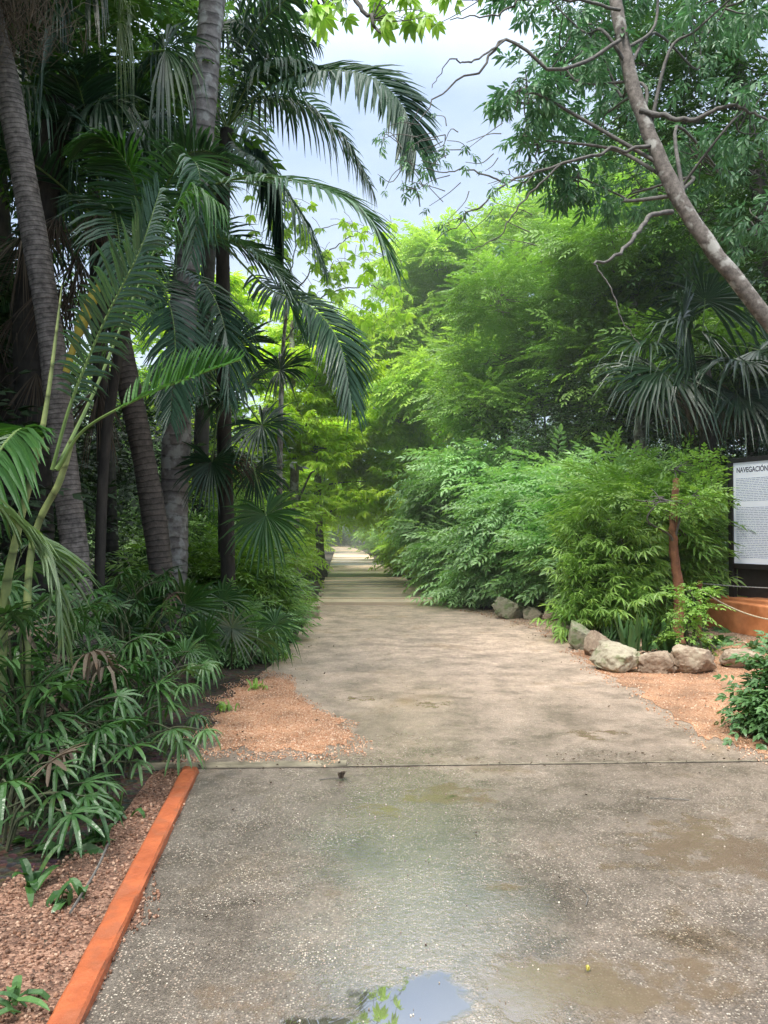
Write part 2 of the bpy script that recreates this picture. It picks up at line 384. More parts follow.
def fan(mb, mr, base, hast, nn, Rr, nseg=34, arc=250, droop=.35, rng=RNG, split=.5, width=None, cone=.12, pr=.009, val=.5, jitter=.05):
    base, hast = np.asarray(base, float), np.asarray(hast, float)
    d = nrm(hast - base); sag = np.linalg.norm(hast - base) * .12
    mid = (base + hast) / 2 + np.array([0, 0, sag])
    tube(mr, spline([base, mid, hast], 12), np.linspace(pr * 1.3, pr, 12), 6, .5)
    nn = np.asarray(nn, float); nn = nrm(nn - (nn * d).sum() * d); s = np.cross(d, nn)
    ph = np.linspace(-R(arc) / 2, R(arc) / 2, nseg) + rng.normal(size=nseg) * .012
    D = np.cos(ph)[:, None] * d + np.sin(ph)[:, None] * s + nn * (cone + rng.normal(size=nseg) * jitter)[:, None]
    L = Rr * (1 - .3 * (np.abs(ph) / np.pi) ** 2) * rng.uniform(.86, 1.05, nseg)
    B = np.repeat(hast[None], nseg, 0)
    if width is None:
        wv = Rr * split * math.tan(R(arc) / nseg / 2) * 1.04; prof = [.04, .5, 1, .55, .03]; S = [0.02, split * .5, split, split + (1 - split) * .55, 1]
        strips(mb, B, D, np.repeat(nn[None], nseg, 0), L, np.full(nseg, wv), droop * rng.uniform(.5, 1.6, nseg), prof, S, .35, val + rng.normal(size=nseg) * .1, gp=2.6)
    else:
        strips(mb, B, D, np.repeat(nn[None], nseg, 0), L, np.full(nseg, width), droop * rng.uniform(.6, 1.4, nseg), [.25, .9, 1, .75, .2], [0, .25, .55, .85, 1], .22, val + rng.normal(size=nseg) * .1)
def palm_trunk(t, P, r0, r1, bark, rings=11, n=18, name='trunk', flare=1.4):
    L = np.linalg.norm(np.diff(spline(P, 60), axis=0), axis=1).sum(); m = int(L / .022)
    Q = spline(P, m); v = np.linspace(0, L, m)
    r = np.linspace(r0, r1, m) * (1 + (flare - 1) * np.exp(-v / .25))
    fr = (v * rings + .55 * np.sin(v * 2.1)) % 1.0
    r = r * (1 + .045 * (1 - fr) ** 2 + .01 * RNG.normal(size=m)) * (1 + .03 * np.sin(v * 5))
    mb = MB(); tube(mb, Q, r, n); return mb.build(name, M[bark], t, smooth=True), Q
def fan_crown(t, top, nl, pet, Rr, rng, mat='fan_dark', droop=.5, zmin=-35, zmax=75, azim=None, dead=0, nseg=34, arc=270):
    top = np.asarray(top, float)
    for i in range(nl):
        az = i * 2.4 + rng.uniform(-.3, .3) if azim is None else azim[i % len(azim)] + rng.uniform(-.25, .25)
        el = R(zmax - (zmax - zmin) * ((i + .5) / nl)) + rng.normal() * .1
        d = np.array([math.cos(az) * math.cos(el), math.sin(az) * math.cos(el), math.sin(el)])
        h = top + d * pet * rng.uniform(.8, 1.15)
        nn = np.array([-math.cos(az) * math.sin(el), -math.sin(az) * math.sin(el), math.cos(el)]) + rng.normal(size=3) * .25
        mb, mr = MB(), MB()
        fan(mb, mr, top + rng.normal(size=3) * .03, h, nn, Rr * rng.uniform(.85, 1.1), nseg, arc, droop * rng.uniform(.7, 1.4), rng, val=rng.uniform(.3, .7))
        o = mb.build('frond', M[mat], t); mr.build('petiole', M['rachis'], o, origin=t.location)
    for i in range(dead):
        az = rng.uniform(0, 6.28); h = top + np.array([math.cos(az) * .22, math.sin(az) * .22, -pet * rng.uniform(.5, 1.1)])
        mb, mr = MB(), MB()
        fan(mb, mr, top, h, [math.cos(az), math.sin(az), .1], Rr * rng.uniform(.8, 1.1), 22, 120, .3, rng, split=.35, cone=.1, jitter=.2)
        o = mb.build('dead_frond', M['dead'], t); mr.build('petiole', M['dead'], o, origin=t.location)
def feather(t, P, mat='frond_dark', name='frond', **k):
    mb, mr = MB(), MB(); frond(mb, mr, P, **k)
    o = mb.build(name, M[mat], t); mr.build('rachis', M['rachis' if mat != 'dead' else 'dead'], o, origin=t.location); return o
def feather_crown(t, top, nl, Lf, rng, mat='frond_dark', Lm=.55, z0=75, z1=5, droopf=.55, azim=None, n=45, **k):
    top = np.asarray(top, float)
    for i in range(nl):
        az = (i * 2.4 + rng.uniform(-.2, .2)) if azim is None else azim[i % len(azim)] + rng.uniform(-.2, .2)
        el = R(z0 + (z1 - z0) * i / max(1, nl - 1)); l = Lf * rng.uniform(.85, 1.1)
        h = np.array([math.cos(az), math.sin(az), 0.]); z = np.array([0, 0, 1.])
        d = h * math.cos(el) + z * math.sin(el)
        P = [top, top + d * l * .35, top + d * l * .68 - z * l * droopf * .22, top + d * l * .95 - z * l * droopf * .62]
        feather(t, P, mat, Lm=Lm, n=n, rng=rng, val=rng.uniform(.3, .7), droop=rng.uniform(.15, .5), **k)

# ================================================================== CAMERA, LIGHT, SKY
cam = bpy.data.objects.new('camera', bpy.data.cameras.new('camera')); COL.objects.link(cam)
cam.location = (0, 0, CAMH); cam.rotation_euler = (R(90) + PITCH, 0, 0)
cam.data.sensor_fit = 'HORIZONTAL'; cam.data.sensor_width = 36; cam.data.lens = 36 * F / 768; cam.data.clip_end = 2000; cam.data.clip_start = .05
scene.camera = cam
SUN_EL, SUN_AZ = 54, -148       # elevation, azimuth from +Y towards +X
sun = bpy.data.objects.new('sun', bpy.data.lights.new('sun', 'SUN')); COL.objects.link(sun)
sun.data.energy = 5.0; sun.data.angle = R(16); sun.data.color = (1, .96, .88)
sun.rotation_euler = (R(90 - SUN_EL), 0, R(180 - SUN_AZ) )
w = bpy.data.worlds.new('World'); scene.world = w; w.use_nodes = True; nt = w.node_tree; nt.nodes.clear()
N = lambda t, **k: mknode(nt, t, **k); L = nt.links.new
sky = N('ShaderNodeTexSky', sky_type='NISHITA', sun_disc=False, sun_elevation=R(SUN_EL), sun_rotation=R(SUN_AZ))
b1 = N('ShaderNodeBackground', i_Strength=.12); L(sky.outputs[0], b1.inputs[0])
tc = N('ShaderNodeTexCoord'); sp = N('ShaderNodeSeparateXYZ'); L(tc.outputs['Generated'], sp.inputs[0])
mp = N('ShaderNodeMapping'); mp.inputs['Scale'].default_value = (1, 1, 2.2); L(tc.outputs['Generated'], mp.inputs[0])
nz = N('ShaderNodeTexNoise', i_Scale=2.2, i_Detail=6., i_Roughness=.55); L(mp.outputs[0], nz.inputs['Vector'])
cr = ramp(N, [(.3, (.42, .60, .98)), (.68, (.74, .87, 1.05))]); L(nz.outputs[0], cr.inputs[0])
zm = N('ShaderNodeMapRange'); L(sp.outputs[2], zm.inputs[0]); zm.inputs[1].default_value = .50; zm.inputs[2].default_value = 1.; zm.inputs[3].default_value = 1.22; zm.inputs[4].default_value = 7.0
b2 = N('ShaderNodeBackground'); zc = N('ShaderNodeMapRange'); L(sp.outputs[2], zc.inputs[0]); zc.inputs[1].default_value = .5; zc.inputs[2].default_value = .8
mc = N('ShaderNodeMix', data_type='RGBA'); L(zc.outputs[0], mc.inputs[0]); L(cr.outputs[0], mc.inputs[6]); mc.inputs[7].default_value = (.92, .93, .90, 1); L(mc.outputs[2], b2.inputs[0]); L(zm.outputs[0], b2.inputs[1])
ms = N('ShaderNodeMixShader'); ms.inputs[0].default_value = .8; L(b1.outputs[0], ms.inputs[1]); L(b2.outputs[0], ms.inputs[2])
wo = N('ShaderNodeOutputWorld'); L(ms.outputs[0], wo.inputs[0])
scene.view_settings.view_transform = 'Standard'; scene.view_settings.look = 'None'; scene.view_settings.exposure = 0
scene.render.engine = 'CYCLES'
scene.cycles.max_bounces = 8; scene.cycles.volume_bounces = 1; scene.cycles.diffuse_bounces = 4; scene.cycles.glossy_bounces = 2; scene.cycles.transmission_bounces = 3; scene.cycles.use_denoising = True
scene.render.resolution_x = 768; scene.render.resolution_y = 1024

# thin air haze added to hint at the lens glow and lighten the distance
hz = MB(); box(hz, (0, 66, 12), (90, 114, 26)); hm, nt, N, L = newmat('haze_volume')
vs = N('ShaderNodeVolumeScatter', i_Density=HAZE, i_Anisotropy=.25); vs.inputs[0].default_value = (.93, .97, 1, 1); o = N('ShaderNodeOutputMaterial'); L(vs.outputs[0], o.inputs['Volume'])
if HAZE: tag(hz.build('haze', hm), kind='structure')
# ================================================================== GROUND, PATH
def groundmat():
    m, nt, N, L = newmat('forest_soil'); geo = N('ShaderNodeNewGeometry')
    n1 = N('ShaderNodeTexNoise', i_Scale=1.3, i_Detail=8., i_Roughness=.7); L(geo.outputs['Position'], n1.inputs['Vector'])
    v = N('ShaderNodeTexVoronoi', i_Scale=28.); L(geo.outputs['Position'], v.inputs['Vector'])
    cr = ramp(N, [(.35, (.03, .022, .015)), (.6, (.085, .06, .04)), (.8, (.05, .06, .025))]); L(n1.outputs[0], cr.inputs[0])
    mx = N('ShaderNodeMix', data_type='RGBA', blend_type='MULTIPLY'); mx.inputs[0].default_value = .7; L(cr.outputs[0], mx.inputs[6]); L(v.outputs['Color'], mx.inputs[7])
    b = N('ShaderNodeBsdfPrincipled', i_Roughness=.8); L(mx.outputs[2], b.inputs['Base Color'])
    bp = N('ShaderNodeBump', i_Strength=.8, i_Distance=.03); L(v.outputs['Distance'], bp.inputs['Height']); L(bp.outputs[0], b.inputs['Normal'])
    o = N('ShaderNodeOutputMaterial'); L(b.outputs[0], o.inputs[0]); return m
def gravelmat(name, cols, sc=75):
    m, nt, N, L = newmat(name); geo = N('ShaderNodeNewGeometry')
    v = N('ShaderNodeTexVoronoi', i_Scale=float(sc)); L(geo.outputs['Position'], v.inputs['Vector'])
    sx = N('ShaderNodeSeparateColor'); L(v.outputs['Color'], sx.inputs[0])
    cr = ramp(N, [(0, cols[0]), (.5, cols[1]), (1, cols[2])]); L(sx.outputs[0], cr.inputs[0])
    n1 = N('ShaderNodeTexNoise', i_Scale=2.5, i_Detail=6.); L(geo.outputs['Position'], n1.inputs['Vector'])
    r1 = ramp(N, [(.3, g1(.5)), (.65, g1(1.1))]); L(n1.outputs[0], r1.inputs[0])
    mx = N('ShaderNodeMix', data_type='RGBA', blend_type='MULTIPLY'); mx.inputs[0].default_value = 1; L(cr.outputs[0], mx.inputs[6]); L(r1.outputs[0], mx.inputs[7])
    b = N('ShaderNodeBsdfPrincipled', i_Roughness=.7); L(mx.outputs[2], b.inputs['Base Color'])
    iv = N('ShaderNodeMath', operation='SUBTRACT'); iv.inputs[0].default_value = 1; L(v.outputs['Distance'], iv.inputs[1])
    bp = N('ShaderNodeBump', i_Strength=1., i_Distance=.01); L(iv.outputs[0], bp.inputs['Height']); L(bp.outputs[0], b.inputs['Normal'])
    o = N('ShaderNodeOutputMaterial'); L(b.outputs[0], o.inputs[0]); return m
PUD = [((440, 1002), .14, .16, 1.3), ((395, 1008), .20, .13, 1.25), ((335, 1032), .2, .1, 1), ((455, 797), .10, .05, .5)]
MUD = [((560, 990), .36, .22, 1.1), ((445, 797), .28, .24, .9), ((375, 815), .2, .2, .6), ((235, 1005), .2, .14, .7), ((720, 850), .45, .5, .75), ((690, 980), .3, .2, .6), ((350, 885), .12, .1, .4), ((505, 890), .1, .08, .5), ((625, 865), .16, .1, .5), ((430, 705), .3, .16, .5), ((600, 735), .25, .2, .5), ((360, 700), .3, .2, .4), ((300, 1000), .3, .2, .4)]
def concretemat(name, near=True):
    m, nt, N, L = newmat(name); geo = N('ShaderNodeNewGeometry'); pos = geo.outputs['Position']
    def mth(op, a, b=None, c=None, clamp=False):
        n = N('ShaderNodeMath', operation=op, use_clamp=clamp)
        for i, v in enumerate((a, b, c)):
            if v is None: continue
            if isinstance(v, (int, float)): n.inputs[i].default_value = v
            else: L(v, n.inputs[i])
        return n.outputs[0]
    def noise(sc, det=6., ro=.6, dist=0.):
        n = N('ShaderNodeTexNoise', i_Scale=float(sc), i_Detail=det, i_Roughness=ro, i_Distortion=dist); L(pos, n.inputs['Vector']); return n.outputs[0]
    def mixc(f, a, b, bt='MIX'):
        n = N('ShaderNodeMix', data_type='RGBA', blend_type=bt)
        if isinstance(f, (int, float)): n.inputs[0].default_value = f
        else: L(f, n.inputs[0])
        for i, v in ((6, a), (7, b)):
            if isinstance(v, tuple): n.inputs[i].default_value = v + (1,)
            else: L(v, n.inputs[i])
        return n.outputs[2]
    def rp(f, *st):
        r = ramp(N, list(st)); L(f, r.inputs[0]); return r.outputs[0]
    s = N('ShaderNodeSeparateXYZ'); L(pos, s.inputs[0]); X, Y = s.outputs[0], s.outputs[1]
    n1, n2, n3 = noise(.55, 5, .6), noise(2.2, 7, .7), noise(14, 5, .7)
    base = rp(n1, (.32, (.105, .086, .066)), (.52, (.18, .146, .112)), (.72, (.29, .23, .175)))
    # greyer, greener towards the left edge
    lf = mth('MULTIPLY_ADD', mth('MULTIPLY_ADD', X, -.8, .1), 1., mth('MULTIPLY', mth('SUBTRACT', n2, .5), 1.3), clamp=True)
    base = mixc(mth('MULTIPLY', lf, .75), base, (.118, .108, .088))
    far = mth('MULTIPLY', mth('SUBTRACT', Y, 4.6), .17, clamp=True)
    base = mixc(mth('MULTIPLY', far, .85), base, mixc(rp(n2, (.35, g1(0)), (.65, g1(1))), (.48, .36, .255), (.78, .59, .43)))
    fin = rp(n2, (.28, g1(.62)), (.5, g1(1)), (.75, g1(1.2))); base = mixc(1., base, fin, 'MULTIPLY')
    base = mixc(1., base, (.80, .78, .83), 'MULTIPLY')
    base = mixc(1., base, rp(n3, (.3, g1(.8)), (.7, g1(1.18))), 'MULTIPLY')
    # exposed aggregate
    v = N('ShaderNodeTexVoronoi', i_Scale=105.); v.inputs['Randomness'].default_value = 1; L(pos, v.inputs['Vector'])
    vc = N('ShaderNodeSeparateColor'); L(v.outputs['Color'], vc.inputs[0])
    spk = mth('MULTIPLY', mth('LESS_THAN', v.outputs['Distance'], .42), mth('GREATER_THAN', vc.outputs[0], .62))
    spc = mth('MULTIPLY', spk, rp(noise(2.3, 7, .75), (.38, g1(.15)), (.62, g1(.95))))
    base = mixc(spc, base, mixc(vc.outputs[1], (.50, .46, .39), (.30, .21, .16)))
    v2 = N('ShaderNodeTexVoronoi', i_Scale=190.); L(pos, v2.inputs['Vector']); c2_ = N('ShaderNodeSeparateColor'); L(v2.outputs['Color'], c2_.inputs[0])
    base = mixc(1., base, rp(c2_.outputs[0], (0, g1(.62)), (1, g1(1.38))), 'MULTIPLY')
    # puddles, damp patches
    def blob(lst):
        mask = None
        for (pp, rx, ry, st) in lst:
            g = G(*pp); dx = mth('MULTIPLY', mth('SUBTRACT', X, float(g[0])), 1 / rx); dy = mth('MULTIPLY', mth('SUBTRACT', Y, float(g[1])), 1 / ry)
            e = mth('MULTIPLY', mth('SUBTRACT', 1.35, mth('SQRT', mth('ADD', mth('MULTIPLY', dx, dx), mth('MULTIPLY', dy, dy)))), st)
            mask = e if mask is None else mth('MAXIMUM', mask, e)
        return mth('MAXIMUM', mask, -.7)
    nm = mth('MULTIPLY', mth('SUBTRACT', noise(5.5, 7, .62), .5), 3.2)
    wet = rp(mth('ADD', blob(PUD), nm), (.34, g1(0)), (.72, g1(1)))
    mud = rp(mth('ADD', blob(MUD), nm), (.35, g1(0)), (.75, g1(1)))
    damp = rp(noise(1.1, 6, .65, .4), (.56, g1(0)), (.68, g1(1)))
    damp = mth('MULTIPLY', damp, .8)
    dark = mixc(1., base, (.62, .55, .42), 'MULTIPLY')
    base = mixc(damp, base, dark)
    base = mixc(mth('MULTIPLY', mud, .85), base, mixc(n3, (.115, .08, .055), (.18, .13, .09)))
    base = mixc(wet, base, (.06, .048, .032))
    # joints between the slabs
    ro = rp(n2, (.3, g1(.22)), (.7, g1(.45)))
    film = rp(mth('ADD', mth('MULTIPLY', mth('ABSOLUTE', mth('SUBTRACT', X, .15)), -.8), mth('ADD', noise(1.7, 6, .7), .35)), (.35, g1(0)), (.7, g1(1))); ro = mixc(mth('MULTIPLY', film, .8), ro, g1(.13)); ro = mixc(damp, ro, g1(.17)); ro = mixc(mth('MULTIPLY', far, .9), ro, g1(.65)); ro = mixc(mud, ro, g1(.07)); ro = mixc(wet, ro, g1(.02))
    hgt = mth('ADD', mth('MULTIPLY', noise(40, 4, .7), .9), mth('MULTIPLY', spk, .5))
    hgt = mth('MULTIPLY', hgt, mth('SUBTRACT', 1., mth('MAXIMUM', wet, mth('MULTIPLY', mud, .8))))
    bp = N('ShaderNodeBump', i_Strength=.6, i_Distance=.005); L(hgt, bp.inputs['Height'])
    bs = N('ShaderNodeBsdfPrincipled'); L(base, bs.inputs['Base Color']); L(ro, bs.inputs['Roughness']); L(bp.outputs[0], bs.inputs['Normal'])
    bs.inputs['Specular IOR Level'].default_value = .85; L(mth('MULTIPLY', film, mth('MULTIPLY', mth('SUBTRACT', 5.6, Y), .4, clamp=True)), bs.inputs['Coat Weight']); bs.inputs['Coat Roughness'].default_value = .14; bs.inputs['Coat IOR'].default_value = 1.75; L(bp.outputs[0], bs.inputs['Coat Normal'])
    gl = N('ShaderNodeBsdfGlossy'); gl.inputs['Roughness'].default_value = .015; gl.inputs[0].default_value = (.95, .97, 1, 1)
    fr = N('ShaderNodeFresnel'); fr.inputs[0].default_value = 2.0
    mm = N('ShaderNodeMixShader'); L(mth('MULTIPLY', wet, mth('MULTIPLY', fr.outputs[0], 2.2, clamp=True)), mm.inputs[0]); L(bs.outputs[0], mm.inputs[1]); L(gl.outputs[0], mm.inputs[2])
    # thin film of rain water: broad soft sheen
    g2 = N('ShaderNodeBsdfGlossy'); g2.inputs['Roughness'].default_value = .2; g2.inputs[0].default_value = (.95, .97, 1, 1); L(bp.outputs[0], g2.inputs['Normal'])
    f2 = N('ShaderNodeFresnel'); f2.inputs[0].default_value = 1.6
    m3 = N('ShaderNodeMixShader'); fw = mth('MULTIPLY', mth('MAXIMUM', mth('MULTIPLY', film, 1.1), mth('MULTIPLY', mud, .6)), mth('SUBTRACT', 1., wet))
    fw = mth('MULTIPLY', fw, mth('MULTIPLY', mth('SUBTRACT', 5.4, Y), .5, clamp=True))
    L(mth('MULTIPLY', fw, mth('MULTIPLY', f2.outputs[0], 1.5), clamp=True), m3.inputs[0]); L(mm.outputs[0], m3.inputs[1]); L(g2.outputs[0], m3.inputs[2])
    o = N('ShaderNodeOutputMaterial'); L(m3.outputs[0], o.inputs[0]); return m

def sheet(name, L_, R_, ys, z, mat, nx=24, kind='structure', label=None, cat=None, wob=0, shear=0):
    mb = MB(); rows = []
    for i, y in enumerate(ys):
        xl = np.interp(y, *zip(*L_)); xr = np.interp(y, *zip(*R_))
        if wob: xl += wob * mnoise.noise((y * 1.3, 3, 1)) + wob * .5 * mnoise.noise((y * 6, 3, 7)); xr += wob * mnoise.noise((y * 1.3, 9, 1)) + wob * .5 * mnoise.noise((y * 6, 3, 4))
        x = np.linspace(xl, xr, nx); rows.append(np.stack([x, y + shear * (x + 1.4) * math.exp(-max(0, y - 5.19)), np.full(nx, z)], -1))
    V = np.concatenate(rows); m = len(ys); i = np.arange(m - 1)[:, None] * nx; j = np.arange(nx - 1)[None]
    mb.add(V, np.stack([i + j, i + j + 1, i + nx + j + 1, i + nx + j], -1).reshape(-1, 4))
    o = mb.build(name, mat); tag(o, label, cat, kind=kind); return o
# the ground reaches the horizon
mb = MB(); gx = np.concatenate([np.linspace(-600, -12, 12), np.linspace(-11, 11, 90), np.linspace(12, 600, 12)]); gy = np.concatenate([np.linspace(-200, -3, 6), np.linspace(-2, 24, 100), np.linspace(26, 900, 20)])
XX, YY = np.meshgrid(gx, gy); ZZ = np.zeros_like(XX)
for i in range(XX.shape[0]):
    for j in range(XX.shape[1]):
        x, y = XX[i, j], YY[i, j]; cl = -.05 - max(0, y - 16.4) * .063
        off = max(0, abs(x - cl - .5) - 2.9)
        ZZ[i, j] = min(.10, off * .06) * (1 + mnoise.noise((x * .8, y * .8, 0))) if y > -2 and abs(x) < 12 and y < 26 else 0
        if 1.6 < x < 9 and 3 < y < 14: ZZ[i, j] = 0
        ZZ[i, j] -= .004
nx_, ny_ = len(gx), len(gy); i = np.arange(ny_ - 1)[:, None] * nx_; j = np.arange(nx_ - 1)[None]
mb.add(np.stack([XX, YY, ZZ], -1).reshape(-1, 3), np.stack([i + j, i + j + 1, i + nx_ + j + 1, i + nx_ + j], -1).reshape(-1, 4))
tag(mb.build('ground', groundmat(), smooth=True), kind='structure')
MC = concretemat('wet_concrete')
kerb_a, kerb_b = G(70, 1024), G(192, 772)
kx = lambda y: kerb_a[0] + (kerb_b[0] - kerb_a[0]) * (y - kerb_a[1]) / (kerb_b[1] - kerb_a[1])
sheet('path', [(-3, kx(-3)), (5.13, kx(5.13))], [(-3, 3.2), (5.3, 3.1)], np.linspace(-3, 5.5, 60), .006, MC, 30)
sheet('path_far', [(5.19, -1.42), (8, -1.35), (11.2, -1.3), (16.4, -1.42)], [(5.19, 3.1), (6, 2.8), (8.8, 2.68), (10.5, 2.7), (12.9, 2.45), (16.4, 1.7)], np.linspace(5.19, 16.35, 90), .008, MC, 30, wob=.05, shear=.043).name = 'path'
# transverse edge with a raised lip, dark open joint
mb = MB(); Q = np.array([[kx(5.13) - .12, 5.16, .0], [3.1, 5.36, .0]])
# far lane of cross-ribbed slabs
def slabmat():
    m, nt, N, L = newmat('ribbed_slab'); geo = N('ShaderNodeNewGeometry'); at = N('ShaderNodeAttribute', attribute_name='tv'); sx = N('ShaderNodeSeparateXYZ'); L(at.outputs['Vector'], sx.inputs[0])
    n1 = N('ShaderNodeTexNoise', i_Scale=1.6, i_Detail=7., i_Roughness=.7); L(geo.outputs['Position'], n1.inputs['Vector'])
    a = N('ShaderNodeMath', operation='MULTIPLY_ADD'); L(n1.outputs[0], a.inputs[0]); a.inputs[1].default_value = .9; L(sx.outputs[2], a.inputs[2])
    cr = ramp(N, [(.3, (.20, .17, .14)), (.55, (.46, .37, .29)), (.85, (.74, .59, .45))]); L(a.outputs[0], cr.inputs[0])
    b = N('ShaderNodeBsdfPrincipled', i_Roughness=.42); L(cr.outputs[0], b.inputs['Base Color'])
    n2 = N('ShaderNodeTexNoise', i_Scale=30., i_Detail=5.); L(geo.outputs['Position'], n2.inputs['Vector'])
    bp = N('ShaderNodeBump', i_Strength=.5, i_Distance=.01); L(n2.outputs[0], bp.inputs['Height']); L(bp.outputs[0], b.inputs['Normal'])
    o = N('ShaderNodeOutputMaterial'); L(b.outputs[0], o.inputs[0]); return m
MS = slabmat(); mb = MB(); y = 16.4; k = 0
def lane(y):
    c = -.05 - (y - 16.4) * .063; w = np.interp(y, [16, 30, 70, 120], [1.36, 1.22, .85, .7]); 
    return c - (0 if y < 60 else (y - 60) ** 1.5 * .02), w
while y < 120:
    d = random.uniform(.6, 1.5); (c0, w0), (c1, w1) = lane(y), lane(y + d - .05); z0, z1 = .012 + random.uniform(.0, .012), .02 + random.uniform(.02, .06)
    e = [random.uniform(-.08, .08) for _ in range(4)]; vv = random.choice([-.3, -.15, .0, .1, .2, .3, .35])  # slab tones put wetness and bands of light and shade into the colour
    V = [[c0 - w0 + e[0], y, z0], [c0 + w0 + e[1], y, z0], [c1 + w1 + e[2], y + d - .05, z1], [c1 - w1 + e[3], y + d - .05, z1], [c1 + w1 + e[2], y + d - .04, -.01], [c1 - w1 + e[3], y + d - .04, -.01]]
    mb.add(V, np.array([[0, 1, 2, 3], [3, 2, 4, 5]]), np.tile([0, 0, vv], (6, 1)))
    # rib across the lane
    box(mb, [c0, y - .03, .04], [2 * w0 + .1, .12, .07], 0, .4)
    y += d; k += 1
o = mb.build('path', MS); tag(o, kind='structure')

# gravel beds: sheets with pebbles on them
MG = gravelmat('pink_gravel', [(.28, .12, .055), (.46, .24, .13), (.56, .37, .25)], 95)
MGd = gravelmat('brown_gravel', [(.07, .035, .022), (.2, .1, .065), (.34, .2, .14)], 80)
def poly(name, pts, z, mat, kind='structure', sub=14, jag=.03):
    """star-shaped patch with a ragged rim"""
    P = spline(np.vstack([pts, pts[:1]]), sub * len(pts))[:-1]; c = P.mean(0); n = len(P)
    for i in range(n): P[i] += nrm(P[i] - c) * jag * (mnoise.noise((P[i][0] * 5, P[i][1] * 5, 2)) + .7 * mnoise.noise((P[i][0] * 17, P[i][1] * 17, 5)))
    V = P.copy(); V[:, 2] = z; mb = MB(); from mathutils.geometry import tessellate_polygon
    tr_ = np.array(tessellate_polygon([[Vector(v) for v in V]])); e1, e2 = V[tr_[:, 1]] - V[tr_[:, 0]], V[tr_[:, 2]] - V[tr_[:, 0]]; fl = (e1[:, 0] * e2[:, 1] - e1[:, 1] * e2[:, 0]) < 0; tr_[fl] = tr_[fl][:, ::-1]; mb.add(V, tr_)
    o = mb.build(name, mat); tag(o, kind=kind); return P, c
def gp(*pp): return np.array([G(*p) for p in pp])
PG1, c1 = poly('gravel_bed', gp((213, 752), (330, 750), (352, 742), (340, 722), (300, 700), (292, 684), (270, 678), (235, 690), (215, 720)), .0115, MG, jag=.22)
PG2, c2 = poly('gravel_bed', gp((570, 652), (622, 684), (676, 720), (725, 742), (800, 747), (900, 700), (860, 655), (760, 640), (690, 655)), .0115, MG, jag=.22)
PG3, c3 = poly('gravel_bed', gp((470, 612), (512, 622), (558, 638), (600, 658), (650, 652), (700, 640), (800, 650), (860, 655), (900, 640), (780, 618), (690, 612), (560, 608)), .0105, gravelmat('pale_gravel', [(.3, .19, .12), (.46, .33, .24), (.6, .48, .38)], 90), jag=.2)
lw = np.array([[kx(-1) - .0, -1, 0], [kx(2) - .0, 2, 0], [kx(4) - .0, 4, 0], [kx(5.05) - .04, 5.05, 0], [kx(5) - .25, 5.15, 0], [kx(4) - .30, 4, 0], [kx(3.5) - .55, 3.5, 0], [kx(3) - .95, 3, 0], [kx(1) - 1.6, 1, 0]])
PG4, c4 = poly('gravel_bed', lw, .008, MGd, jag=.12)
# pebbles scattered on the beds: uncountable, one object per bed
import bmesh
def ico(sub=1):
    bm = bmesh.new(); bmesh.ops.create_icosphere(bm, subdivisions=sub, radius=1); V = np.array([v.co[:] for v in bm.verts]); Fc = np.array([[v.index for v in f.verts] for f in bm.faces]); bm.free(); return V, Fc
def inpoly(P, Q):
    x, y = P[:, 0], P[:, 1]; r = np.zeros(len(P), bool); n = len(Q)
    for i in range(n):
        (x1, y1), (x2, y2) = Q[i][:2], Q[(i + 1) % n][:2]
        if y1 == y2: continue
        r ^= ((y1 > y) != (y2 > y)) & (x < (x2 - x1) * (y - y1) / (y2 - y1) + x1)
    return r
def pebbles(name, Q, n, s0, s1, mat, z, rng, spill=1.05):
    V, Fc = ico(1); c = Q.mean(0); Q = c + (Q - c) * spill; lo, hi = Q.min(0), Q.max(0)
    P = np.stack([rng.uniform(lo[0], hi[0], n * 3), rng.uniform(lo[1], hi[1], n * 3), np.full(n * 3, z)], -1); P = P[inpoly(P, Q)][:n]; k = len(P)
    s = rng.uniform(0, 1, k) ** 2 * (s1 - s0) + s0; q = nrm(rng.normal(size=(k, 3)))
    Mx = bas(q) * s[:, None, None] * rng.uniform(.6, 1.2, (k, 1, 3)); P[:, 2] += s * .25
    mb = MB(); mb.add(*inst((V, Fc, np.zeros(len(V))), Mx, P, rng.uniform(0, 1, k)))
    o = mb.build(name, mat); tag(o, kind='stuff'); return o
def pebmat(name, a, b, c):
    m, nt, N, L = newmat(name); at = N('ShaderNodeAttribute', attribute_name='tv'); sx = N('ShaderNodeSeparateXYZ'); L(at.outputs['Vector'], sx.inputs[0])
    cr = ramp(N, [(0, a), (.5, b), (1, c)]); L(sx.outputs[2], cr.inputs[0])
    bs = N('ShaderNodeBsdfPrincipled', i_Roughness=.6); L(cr.outputs[0], bs.inputs['Base Color']); o = N('ShaderNodeOutputMaterial'); L(bs.outputs[0], o.inputs[0]); return m
MPk = pebmat('pink_pebble', (.26, .11, .05), (.48, .26, .15), (.62, .46, .35)); MPb = pebmat('brown_pebble', (.06, .028, .016), (.20, .095, .055), (.42, .28, .2))
MPg = pebmat('grit', (.1, .08, .06), (.3, .25, .2), (.55, .5, .42))
rg = np.random.default_rng(3)
tag(pebbles('gravel', PG1, 9000, .0025, .008, MPk, .012, rg, 1.22), 'pink orange gravel triangle at the left edge of the path', 'gravel')
tag(pebbles('gravel', PG2, 9000, .003, .011, MPk, .012, rg, 1.12), 'pink orange gravel spilling in front of the boulders on the right', 'gravel')
tag(pebbles('gravel', PG3, 7000, .005, .014, MPk, .011, rg, 1.05), 'pale pink gravel behind the boulders below the orange wall', 'gravel')
